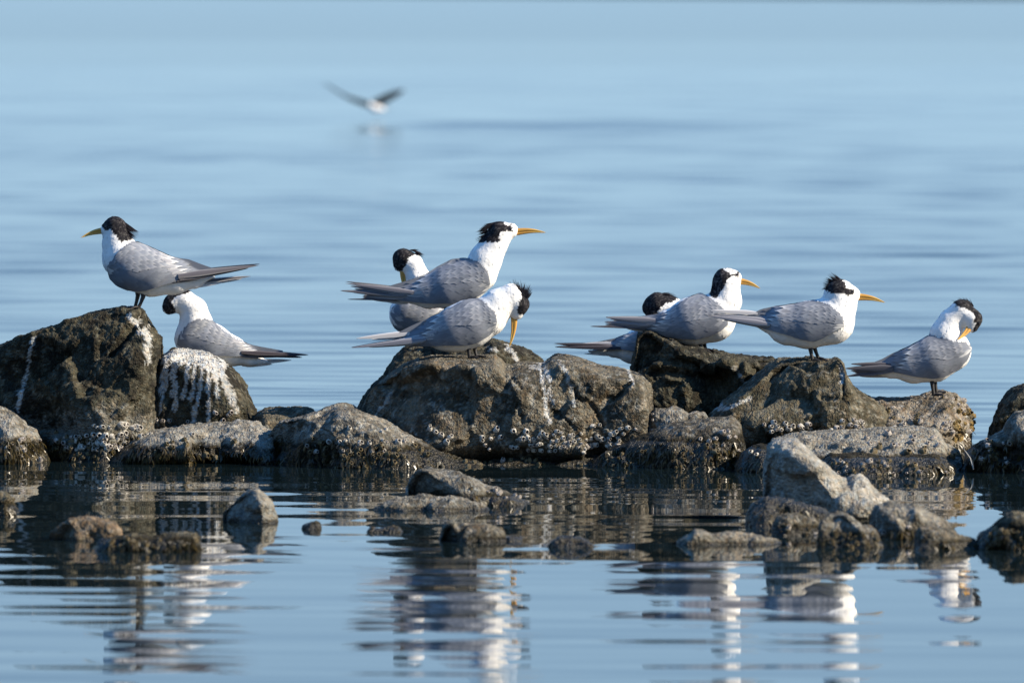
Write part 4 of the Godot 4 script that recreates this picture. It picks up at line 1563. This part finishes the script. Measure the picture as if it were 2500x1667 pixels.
# a folded wing: a shell that lies on the body, shingled with feathers, and the long flight feathers
func build_wing(d: Dictionary, side: float, mpp: float, L: Callable, node: Node3D, r: RandomNumberGenerator) -> void:
	var top: Array = d.wing.top
	var bot: Array = d.wing.bottom
	var w := MeshInstance3D.new()
	w.name = "wing"
	var NU := 40
	var NV := 14
	var tp := []
	var bt := []
	for i in NU + 1:
		tp.append(curve_at(top, float(i) / NU))
		bt.append(curve_at(bot, float(i) / NU))
	var S := func(u: float, v: float) -> Vector3:
		var f := clampf(u, 0.0, 1.0) * NU
		var i := mini(int(f), NU - 1)
		var a: Vector2 = bt[i].lerp(bt[i + 1], f - i)
		var b: Vector2 = tp[i].lerp(tp[i + 1], f - i)
		var p := a.lerp(b, v)
		var zz := body_side(p.x, p.y, 5.0)
		zz = sqrt(zz * zz + 36.0) + 3.0 * (1.0 - v) * sin(PI * clampf(u * 1.2, 0.0, 1.0))
		return L.call(p.x, p.y, zz * side)
	var cache := []
	for i in NU + 1:
		for j in NV + 1:
			cache.append(S.call(float(i) / NU, float(j) / NV))
	# bilinear look-up of the shell and its normal
	var at := func(u: float, v: float) -> Vector3:
		var fu := clampf(u, 0.0, 1.0) * NU
		var fv := clampf(v, 0.0, 1.0) * NV
		var i := mini(int(fu), NU - 1)
		var j := mini(int(fv), NV - 1)
		var a: Vector3 = cache[i * (NV + 1) + j].lerp(cache[(i + 1) * (NV + 1) + j], fu - i)
		var b: Vector3 = cache[i * (NV + 1) + j + 1].lerp(cache[(i + 1) * (NV + 1) + j + 1], fu - i)
		return a.lerp(b, fv - j)
	var out := func(u: float, v: float) -> Vector3:
		var du: Vector3 = at.call(u + 0.03, v) - at.call(u - 0.03, v)
		var dv: Vector3 = at.call(u, v + 0.06) - at.call(u, v - 0.06)
		var n := du.cross(dv)
		if n.length_squared() < 1e-16:
			return Vector3(0, 0, side)
		n = n.normalized()
		return n if n.z * side > 0.0 or (absf(n.z) < 0.25 and n.y > 0.0) else -n
	var shell := empty()
	for i in NU + 1:
		for j in NV + 1:
			shell[0].append(cache[i * (NV + 1) + j])
			shell[1].append(out.call(float(i) / NU, float(j) / NV))
			shell[2].append(GREY.lerp(WHITE, smoothstep(0.07, 0.0, float(i) / NU + 0.03 * nB.get_noise_2d(i * 0.9, j * 0.9))))
	for i in NU:
		for j in NV:
			var a := i * (NV + 1) + j
			if (side > 0.0) == (top[-1][0] > top[0][0]):
				shell[3].append_array([a, a + 1, a + NV + 1, a + 1, a + NV + 2, a + NV + 1])
			else:
				shell[3].append_array([a, a + NV + 1, a + 1, a + 1, a + NV + 1, a + NV + 2])
	w.mesh = made(shell)
	w.mesh.surface_set_material(0, mat.plumage)
	node.add_child(w, true)
	# small feathers in overlapping rows, from the shoulder back
	var reach: float = d.wing.get("reach", 0.62)
	var cov := empty()
	var rows := 12
	var length := at.call(0.0, 0.4).distance_to(at.call(1.0, 0.4)) as float
	for row in range(rows - 1, -1, -1):
		var u0 := reach * row / (rows - 1.0)
		var n := 9 - int(row / 3.0)
		for k in n:
			var v := (k + 0.5 + (0.5 if row % 2 == 0 else 0.0)) / n * 0.97
			if v > 0.99:
				continue
			var uu := u0 + r.randf_range(-0.012, 0.012)
			var ln := (0.085 + 0.05 * row / rows) * r.randf_range(0.9, 1.15) / maxf(length, 0.01) * 0.40
			var hw := 0.72 / n * r.randf_range(0.9, 1.15)
			var tone := GREY * r.randf_range(0.9, 1.12)
			if row < 2 and r.randf() < 0.7 - 0.4 * row:
				tone = tone.lerp(WHITE, r.randf_range(0.2, 0.6) * (1.0 - 0.5 * row))
			var rim := tone.lerp(Color(0.36, 0.36, 0.39), r.randf_range(0.0, 0.25) + 0.35 * row / rows * r.randf())
			merge(cov, feather(at, out, uu, v, ln, hw, 0.0005 + 0.0005 * r.randf() + 0.0012 * row / rows, tone, rim, r.randf_range(-0.05, 0.05)))
	var cp2 := part("coverts", made(cov), mat.plumage, w)
	cp2.set_meta("kind", "stuff")
	# shoulder feathers: a raised layer whose lower edge overhangs the coverts
	var sca := empty()
	for row in range(8, -1, -1):
		for k in 5:
			var v := 0.60 + 0.085 * k + r.randf_range(-0.02, 0.02) + 0.04 * sin(row * 1.3)
			var u0 := reach * (0.04 + 0.085 * row) + r.randf_range(-0.01, 0.01)
			var tone := GREY * r.randf_range(0.95, 1.25)
			var rim := tone.lerp(Color(0.48, 0.48, 0.50), r.randf_range(0.2, 0.8))
			merge(sca, feather(at, out, u0, minf(v, 0.98), (0.060 + 0.004 * row) / maxf(length, 0.01) * 0.6, 0.075 * r.randf_range(0.9, 1.2), 0.0030 - 0.0002 * k, tone, rim, -0.10 + 0.015 * k))
	var sp2 := part("scapulars", made(sca), mat.plumage, w)
	sp2.set_meta("kind", "stuff")
	# tertials with pale edges
	var ter: Array = d.wing.get("tertials", [[0.50, 0.80, 0.20, 0.20], [0.53, 0.62, 0.20, 0.19], [0.57, 0.46, 0.20, 0.17], [0.60, 0.30, 0.19, 0.15], [0.48, 0.93, 0.18, 0.15]])
	for t in ter:
		var g := Color(0.25, 0.255, 0.28) * r.randf_range(0.85, 1.15)
		part("tertial_feather", made(feather(at, out, t[0], t[1], t[2], t[3] * 0.5, 0.0045, g, Color(0.74, 0.74, 0.74), 0.0)), mat.plumage, w)
	# flight feathers
	var given: Array = d.wing.get("primaries", [])
	var list := []
	for i in given.size():
		list.append(given[i])
		if i < given.size() - 1:
			# shorter neighbours that lie between the longest feathers
			for m in 2:
				var t := (m + 1) / 3.0
				var mixed := []
				for k in 6:
					mixed.append(lerpf(given[i][k], given[i + 1][k], t))
				mixed[2] = lerpf(mixed[2], mixed[0], 0.10 + 0.08 * m)
				mixed[3] = lerpf(mixed[3], mixed[1], 0.10 + 0.08 * m)
				list.append(mixed)
	for i in list.size():
		var f: Array = list[i]
		if side < 0.0 and f.size() > 6 and f[6] == 1:
			continue
		var dark: float = f[5]
		var mid := Color(0.24, 0.24, 0.275).lerp(Color(0.028, 0.024, 0.030), dark)
		var rim := Color(0.50, 0.50, 0.52).lerp(Color(0.11, 0.10, 0.11), dark)
		var zz := (body_side(f[0], f[1], 4.0) + 6.0 - 0.9 * i) * side
		var z1: float = (5.0 - 0.5 * i) * side
		if side < 0.0:
			# the far wing's tips lie a little higher or lower than the near ones
			z1 -= 2.0
		part("flight_feather", made(blade(L.call(f[0], f[1], zz), L.call(f[2], f[3] + (0.0 if side > 0.0 else f[7] if f.size() > 7 else -1.0), z1), f[4] * mpp, Vector3(0, 1, -0.35 * side), Vector3.ZERO, mid, rim, 1.0)), mat.plumage, w)


# one feather lying on the wing shell: from (u, v) back by «ln», rising to «lift» at its tip
func feather(at: Callable, out: Callable, u: float, v: float, ln: float, hw: float, lift: float, mid: Color, rim: Color, skew: float) -> Array:
	var res := empty()
	var seg := 6
	for i in seg + 1:
		var t := float(i) / seg
		var w := hw * (0.55 + 0.45 * smoothstep(0.0, 0.45, t)) * sqrt(maxf(1.0 - pow(t, 3.2), 0.0))
		for k in 5:
			var s := k / 2.0 - 1.0
			var uu := u + ln * (t - 0.10 * s * s * t)
			var vv := clampf(v + w * s + skew * t, 0.0, 1.0)
			var n: Vector3 = out.call(uu, vv)
			var h := 0.0003 + lift * t * (1.0 - 0.45 * s * s)
			res[0].append((at.call(uu, vv) as Vector3) + n * h)
			res[1].append(n)
			res[2].append(mid.lerp(rim, maxf(smoothstep(0.6, 1.0, t), smoothstep(0.7, 1.0, absf(s)) * 0.5)))
	for i in seg:
		for k in 4:
			var a := i * 5 + k
			res[3].append_array([a, a + 1, a + 5, a + 1, a + 6, a + 5])
	return res


func build_birds() -> void:
	var pale := Color(0.62, 0.62, 0.63)
	bird({"label": "tern standing tall on the large dark boulder, facing away from the others", "z": -0.24, "on": "a", "way": -1.0,
		"chain": [[520, 675, 6], [475, 684, 21], [425, 679, 41], [372, 669, 56], [325, 653, 57], [298, 628, 51], [285, 594, 37], [282, 563, 31], [278, 556, 28], [262, 560, 18]],
		"cap": [[247, 552], [249, 541], [258, 533], [272, 526], [285, 525], [300, 532], [312, 545], [322, 560], [322, 585], [306, 588], [292, 586], [283, 574], [276, 566], [270, 560], [258, 562]],
		"crest": [[[[300, 540], [308, 556], [306, 574], [300, 580]], [[334, 562], [337, 568], [330, 580], [316, 590]], 44, 12.0]],
		"wing": {"top": [[261, 650], [276, 634], [290, 613], [318, 591], [335, 590], [351, 596], [380, 609], [408, 623], [428, 629], [460, 633], [494, 646], [523, 656]],
			"bottom": [[261, 652], [266, 680], [285, 698], [311, 708], [334, 711], [357, 708], [376, 702], [400, 694], [437, 684], [494, 669], [523, 660]],
			"primaries": [[436, 672, 634, 647, 9, 0.7, 0, -3], [440, 680, 606, 655, 7, 0.85], [420, 687, 560, 664, 6, 0.9]]},
		"tail": [[470, 690, 612, 674, 7, 2, 0, Color(0.10, 0.095, 0.105)], [465, 694, 590, 681, 8, -4, 0, Color(0.3, 0.3, 0.32)], [455, 699, 545, 689, 8, 0, 0, pale]],
		"bill": [252, 563, 195, 578, 9.5, -1.0], "eye": [259, 553], "feet": [[339, 757, 349, 724, 12], [328, 756, 335, 722, -12]]})
	bird({"label": "tern preening with its head bent over, half hidden behind the guano streaked dome", "z": -0.44, "on": "b", "way": -1.0,
		"chain": [[655, 884, 6], [612, 876, 19], [568, 858, 37], [512, 838, 51], [470, 826, 45], [478, 790, 41], [472, 757, 34], [448, 734, 28], [420, 742, 24], [411, 752, 17]],
		"cap": [[431, 709], [462, 704], [463, 713], [430, 722], [418, 737], [430, 755], [423, 770], [406, 768], [392, 748], [390, 728], [402, 722]],
		"crest": [[[[440, 712], [455, 709]], [[455, 706], [468, 709]], 10, 8.0]],
		"wing": {"top": [[446, 806], [460, 790], [483, 780], [505, 778], [522, 786], [535, 799], [575, 827], [605, 840], [635, 846], [690, 856]],
			"bottom": [[442, 812], [432, 840], [470, 862], [523, 866], [575, 868], [630, 868], [690, 864]],
			"primaries": [[590, 858, 753, 867, 6, 0.95], [600, 862, 738, 873, 6, 0.9], [585, 866, 700, 871, 6, 0.8]]},
		"tail": [[600, 884, 712, 879, 8, 2, 0, Color(0.35, 0.33, 0.3)], [590, 890, 665, 889, 8, -2, 0, pale]],
		"eye": [418, 757], "feet": [[500, 905, 500, 880, 14], [520, 905, 515, 880, -14]]})
	bird({"label": "tern preening its breast with bill tucked down, behind the tern with stretched neck", "z": -0.47, "on": "g", "way": -1.0,
		"chain": [[1130, 800, 20], [1085, 788, 46], [1035, 776, 55], [1001, 766, 51], [1024, 718, 37], [1020, 678, 30], [1006, 645, 27], [984, 633, 27], [977, 647, 18]],
		"cap": [[954, 634], [960, 616], [978, 603], [1004, 601], [1022, 608], [1038, 626], [1025, 624], [1014, 621], [998, 627], [993, 640], [988, 651], [980, 662], [970, 661], [958, 648]],
		"crest": [[[[1000, 610], [1012, 614], [1016, 620]], [[1018, 606], [1036, 622], [1036, 630]], 22, 11.0]],
		"wing": {"top": [[958, 752], [972, 740], [1000, 732], [1040, 728], [1080, 738], [1130, 770]], "bottom": [[952, 768], [962, 800], [1000, 822], [1050, 826], [1130, 808]], "reach": 0.9, "primaries": []},
		"bill": [984, 660, 991, 716, 9.0, -1.0, 6.0], "eye": [985, 646], "feet": [[1030, 845, 1030, 822, 12], [1044, 845, 1042, 822, -12]]})
	bird({"label": "tern with neck stretched up and shaggy crest, bill level, above the bowing tern", "z": -0.30, "on": "g",
		"chain": [[930, 723, 6], [985, 723, 16], [1045, 718, 36], [1095, 704, 50], [1140, 688, 50], [1170, 668, 44], [1186, 632, 41], [1205, 598, 34], [1222, 570, 31], [1247, 562, 20]],
		"cap": [[1160, 566], [1178, 551], [1196, 543], [1215, 538], [1239, 537], [1250, 543], [1241, 550], [1253, 553], [1254, 565], [1239, 563], [1226, 565], [1219, 574], [1220, 588], [1202, 590], [1183, 590], [1162, 594]],
		"speckled": [[1235, 536], [1256, 540], [1252, 550], [1241, 551], [1230, 545]],
		"crest": [[[[1215, 541], [1200, 548], [1190, 560], [1190, 580]], [[1186, 546], [1174, 556], [1163, 567], [1164, 592]], 52, 14.0]],
		"wing": {"top": [[1197, 690], [1191, 666], [1179, 649], [1160, 637], [1135, 629], [1103, 632], [1068, 650], [1033, 672], [993, 685], [953, 697], [925, 706]],
			"bottom": [[1197, 690], [1193, 706], [1170, 721], [1140, 733], [1108, 739], [1055, 740], [1000, 736], [960, 732], [925, 722]],
			"primaries": [[1010, 712, 842, 691, 7, 0.5, 0, -4], [1000, 718, 830, 710, 7, 0.65], [985, 724, 885, 722, 7, 0.3], [1000, 730, 848, 731, 3, 0.85]]},
		"tail": [[990, 735, 905, 731, 7, 3, 0, Color(0.3, 0.3, 0.32)], [995, 738, 930, 733, 8, -3, 0, pale]],
		"bill": [1264, 566, 1334, 565, 10.0, 1.0], "eye": [1245, 558], "feet": [[1096, 803, 1090, 760, 12], [1112, 803, 1104, 758, -12]]})
	bird({"label": "tern bowing with its bill pointing straight down and spiky raised crest", "z": -0.08, "on": "f",
		"chain": [[985, 832, 5], [1040, 822, 22], [1085, 812, 46], [1115, 803, 58], [1150, 789, 60], [1190, 772, 49], [1218, 743, 40], [1248, 723, 31], [1266, 743, 27], [1262, 765, 17]],
		"cap": [[1252, 684], [1271, 690], [1284, 694], [1300, 699], [1297, 730], [1293, 752], [1281, 770], [1266, 768], [1262, 755], [1266, 742], [1273, 730], [1273, 714], [1264, 704]],
		"crest": [[[[1256, 714], [1270, 710], [1282, 718], [1286, 732]], [[1240, 693], [1256, 682], [1278, 689], [1298, 698], [1300, 716]], 60, 14.0]],
		"wing": {"top": [[1214, 784], [1210, 766], [1198, 752], [1181, 736], [1161, 727], [1143, 729], [1103, 750], [1057, 771], [1022, 787], [998, 798], [975, 810]],
			"bottom": [[1214, 785], [1209, 803], [1191, 821], [1166, 835], [1143, 842], [1095, 842], [1028, 845], [990, 844], [960, 838]],
			"primaries": [[1040, 826, 856, 849, 8, 0.3], [1030, 834, 900, 848, 6, 0.2], [1045, 818, 925, 842, 7, 0.12]]},
		"tail": [[1000, 813, 868, 826, 8, 6, 0, Color(0.36, 0.35, 0.36)], [1000, 818, 905, 829, 8, -4, 0, pale]],
		"bill": [1255, 777, 1246, 848, 9.5, 1.0], "eye": [1272, 760], "feet": [[1146, 870, 1144, 852, 12], [1163, 871, 1158, 848, -12]]})
	bird({"label": "tern with its head tucked back, body hidden behind the pointed mossy boulder", "z": -0.64, "on": "h",
		"chain": [[1440, 858, 5], [1500, 856, 17], [1545, 850, 40], [1600, 830, 56], [1650, 815, 55], [1662, 775, 40], [1632, 753, 33], [1604, 748, 35], [1585, 752, 18]],
		"cap": [[1564, 764], [1566, 742], [1576, 725], [1598, 712], [1618, 710], [1642, 716], [1656, 728], [1645, 734], [1625, 739], [1612, 749], [1603, 762], [1590, 769], [1574, 770]],
		"crest": [[[[1615, 716], [1632, 722], [1636, 730]], [[1640, 713], [1655, 725], [1655, 735]], 26, 12.0]],
		"wing": {"top": [[1640, 790], [1610, 785], [1580, 795], [1545, 812], [1500, 826], [1460, 834]], "bottom": [[1640, 800], [1600, 850], [1560, 858], [1520, 852], [1480, 848], [1460, 843]],
			"primaries": [[1500, 842, 1352, 839, 4, 0.95], [1515, 848, 1354, 847, 6, 0.95], [1500, 838, 1415, 840, 6, 0.0]]},
		"tail": [[1535, 866, 1425, 863, 6, 2, 0, pale], [1530, 872, 1490, 869, 6, -3, 0, pale]],
		"eye": [1596, 760], "feet": [[1600, 915, 1600, 880, 12], [1616, 915, 1612, 880, -12]]})
	bird({"label": "tern with sleek black nape and speckled crown standing behind the pointed mossy boulder", "z": -0.44, "on": "h", "grizzle": 0.3,
		"chain": [[1530, 790, 5], [1585, 792, 17], [1635, 790, 36], [1690, 784, 61], [1740, 776, 59], [1772, 734, 40], [1773, 700, 34], [1775, 686, 34], [1794, 677, 18]],
		"cap": [[1806, 663], [1786, 650], [1769, 647], [1749, 660], [1737, 679], [1731, 708], [1732, 720], [1749, 729], [1760, 709], [1772, 691], [1778, 677], [1791, 672], [1804, 675]],
		"speckled": [[1766, 646], [1786, 647], [1806, 660], [1796, 668], [1780, 664], [1766, 658]],
		"crest": [[[[1741, 690], [1748, 700], [1756, 704]], [[1734, 716], [1742, 726], [1752, 728]], 30, 18.0]],
		"wing": {"top": [[1772, 762], [1758, 744], [1735, 729], [1712, 714], [1690, 722], [1665, 736], [1628, 763], [1591, 768], [1557, 773], [1530, 778]],
			"bottom": [[1776, 772], [1777, 790], [1758, 807], [1735, 818], [1697, 828], [1640, 824], [1600, 815], [1566, 807], [1530, 798]],
			"primaries": [[1600, 780, 1478, 775, 7, 0.4], [1600, 788, 1475, 786, 6, 0.3], [1590, 799, 1441, 797, 4, 0.85]]},
		"tail": [[1590, 806, 1528, 801, 8, 2, 0, pale]],
		"bill": [1808, 687, 1858, 702, 9.0, 1.0], "eye": [1799, 670], "feet": [[1712, 848, 1710, 838, 12], [1724, 850, 1720, 838, -12]]})
	bird({"label": "tern with raised spiky crest and orange bill standing on the sloping brown boulder", "z": -0.10, "on": "i",
		"chain": [[1830, 788, 5], [1875, 792, 20], [1920, 795, 48], [1972, 793, 59], [2030, 782, 59], [2050, 745, 43], [2050, 722, 38], [2052, 718, 37], [2082, 719, 21]],
		"cap": [[2005, 702], [2014, 680], [2030, 666], [2047, 676], [2066, 684], [2075, 693], [2069, 703], [2085, 706], [2086, 719], [2071, 720], [2057, 714], [2040, 716], [2023, 712]],
		"speckled": [[2060, 680], [2080, 686], [2090, 698], [2080, 704], [2068, 700]],
		"crest": [[[[2058, 686], [2040, 690], [2022, 704]], [[2034, 664], [2014, 680], [2006, 708]], 54, 13.0]],
		"wing": {"top": [[2060, 792], [2056, 775], [2041, 757], [2018, 742], [1990, 734], [1960, 738], [1920, 745], [1890, 748], [1860, 754], [1836, 766], [1812, 772]],
			"bottom": [[2061, 796], [2046, 801], [2026, 812], [2006, 825], [1986, 833], [1955, 827], [1918, 815], [1880, 805], [1846, 798], [1812, 787]],
			"primaries": [[1880, 790, 1727, 770, 8, 0.3], [1875, 795, 1765, 780, 7, 0.35], [1880, 783, 1742, 767, 7, 0.22]]},
		"tail": [[1850, 764, 1736, 757, 7, 5, 0, Color(0.34, 0.34, 0.36)], [1850, 770, 1765, 763, 8, -4, 0, pale]],
		"bill": [2098, 725, 2163, 736, 10.0, 1.0], "eye": [2079, 711], "feet": [[1984, 877, 1979, 852, 12], [1999, 878, 1990, 850, -12]]})
	bird({"label": "tern preening its shoulder with bent neck on the gold crusted boulder", "z": -0.16, "on": "j",
		"chain": [[2120, 906, 6], [2175, 902, 22], [2230, 891, 46], [2280, 876, 57], [2322, 857, 50], [2311, 815, 40], [2323, 785, 32], [2348, 757, 27, 5], [2374, 779, 25, 10], [2373, 796, 17, 12]],
		"cap": [[2324, 735], [2340, 726], [2373, 727], [2394, 747], [2405, 773], [2403, 795], [2386, 816], [2374, 814], [2375, 802], [2381, 790], [2374, 783], [2381, 773], [2376, 764], [2362, 753], [2340, 748]],
		"crest": [[[[2345, 746], [2362, 742], [2378, 748]], [[2326, 734], [2340, 727], [2368, 728]], 30, 11.0]],
		"wing": {"top": [[2372, 846], [2357, 836], [2325, 832], [2300, 826], [2270, 818], [2240, 836], [2210, 851], [2180, 862], [2155, 876], [2135, 884]],
			"bottom": [[2373, 852], [2363, 876], [2341, 899], [2312, 916], [2280, 923], [2245, 919], [2210, 913], [2175, 906], [2135, 900]],
			"primaries": [[2180, 895, 2064, 900, 8, 0.8], [2180, 903, 2068, 919, 7, 0.75], [2175, 889, 2078, 889, 6, 0.85]]},
		"tail": [[2190, 915, 2100, 919, 7, 0, 0, Color(0.4, 0.4, 0.42)]],
		"bill": [2366, 797, 2338, 829, 9.0, 1.0, 18.0, 36.0], "eye": [2388, 787, 10.0], "feet": [[2280, 957, 2276, 932, 12], [2288, 957, 2284, 926, -12]]})


func build_flying_bird() -> void:
	# far behind the rocks, a tern skims the water with its wings raised
	var z := -52.0
	var mpp := (CAM_Z - z) / FOCAL
	var origin := Vector2(912, 262)
	var base := U(origin.x, origin.y, z)
	var node := Node3D.new()
	node.name = numbered("flying_tern")
	node.position = base
	add_child(node)
	tag(node, "tern in flight low over the water behind the rocks, wings raised", "bird")
	var L := func(x: float, y: float, zz: float) -> Vector3:
		return Vector3((x - origin.x) * mpp, -(y - origin.y) * mpp, zz)
	var paint := func(x: float, _y: float, _z: float) -> Color:
		return Color(0.05, 0.05, 0.05) if x < 901.0 else WHITE
	b_chain = []
	part("body", skin([[942, 263, 3.0], [930, 266, 8.0], [915, 264, 11.0], [904, 258, 8.5], [896, 254, 7.0]], mpp, origin, 0.008, paint), mat.down, node)
	part("bill", made(tube([L.call(893, 255, 0.0), L.call(882, 260, 0.0)], [0.010, 0.002], 8)), mat.bill, node)
	for side in [-1.0, 1.0]:
		var pts := [[903, 254, 0.0], [876, 247, 0.02], [848, 237, -0.02], [820, 221, -0.06], [788, 203, -0.16]] if side < 0.0 else [[912, 253, -0.05], [930, 243, -0.10], [948, 234, -0.17], [966, 227, -0.26], [984, 221, -0.38]]
		var chord := [0.16, 0.15, 0.13, 0.10, 0.02]
		var w := empty()
		for k in 2:
			for i in pts.size():
				var c: Vector3 = L.call(pts[i][0], pts[i][1], pts[i][2])
				for j in 5:
					var t := j / 4.0 - 0.35
					w[0].append(c + Vector3(0.35 * t * chord[i], -0.42 * t * chord[i] + (0.006 if k == 0 else -0.004) * (1.0 - absf(t)), -t * chord[i]))
					w[1].append(Vector3(0, 1, 0.5).normalized() * (1.0 if k == 0 else -1.0))
					w[2].append(Color(0.27, 0.28, 0.30))
			for i in pts.size() - 1:
				for j in 4:
					var a := k * pts.size() * 5 + i * 5 + j
					w[3].append_array([a, a + 1, a + 5, a + 1, a + 6, a + 5])
		part("wing", made(w), mat.plumage, node)
	part("tail_feather", made(blade(L.call(938, 263, 0.0), L.call(958, 262, -0.03), 0.02, Vector3(0, 0.4, 1), Vector3.ZERO, WHITE, WHITE)), mat.plumage, node)


func build_loose_feather() -> void:
	var z := 0.50
	var root := U(2378, 1146, z)
	var tip := U(2350, 1090, z - 0.02)
	var a := blade(Vector3.ZERO, tip - root, 0.0035, Vector3(1, 0.4, 0.8), Vector3(0.006, 0, 0), Color(0.30, 0.28, 0.25), Color(0.24, 0.22, 0.19))
	merge(a, tube([Vector3.ZERO, (tip - root) * 0.5 + Vector3(0.006, 0, 0.002), tip - root], [0.0009, 0.0007, 0.0004], 6, 1.0, Color(0.5, 0.48, 0.44)))
	var o := part("loose_feather", made(a), mat.plumage, self)
	o.position = root
	tag(o, "single pale feather stuck upright at the edge of the barnacle dotted slab", "feather")
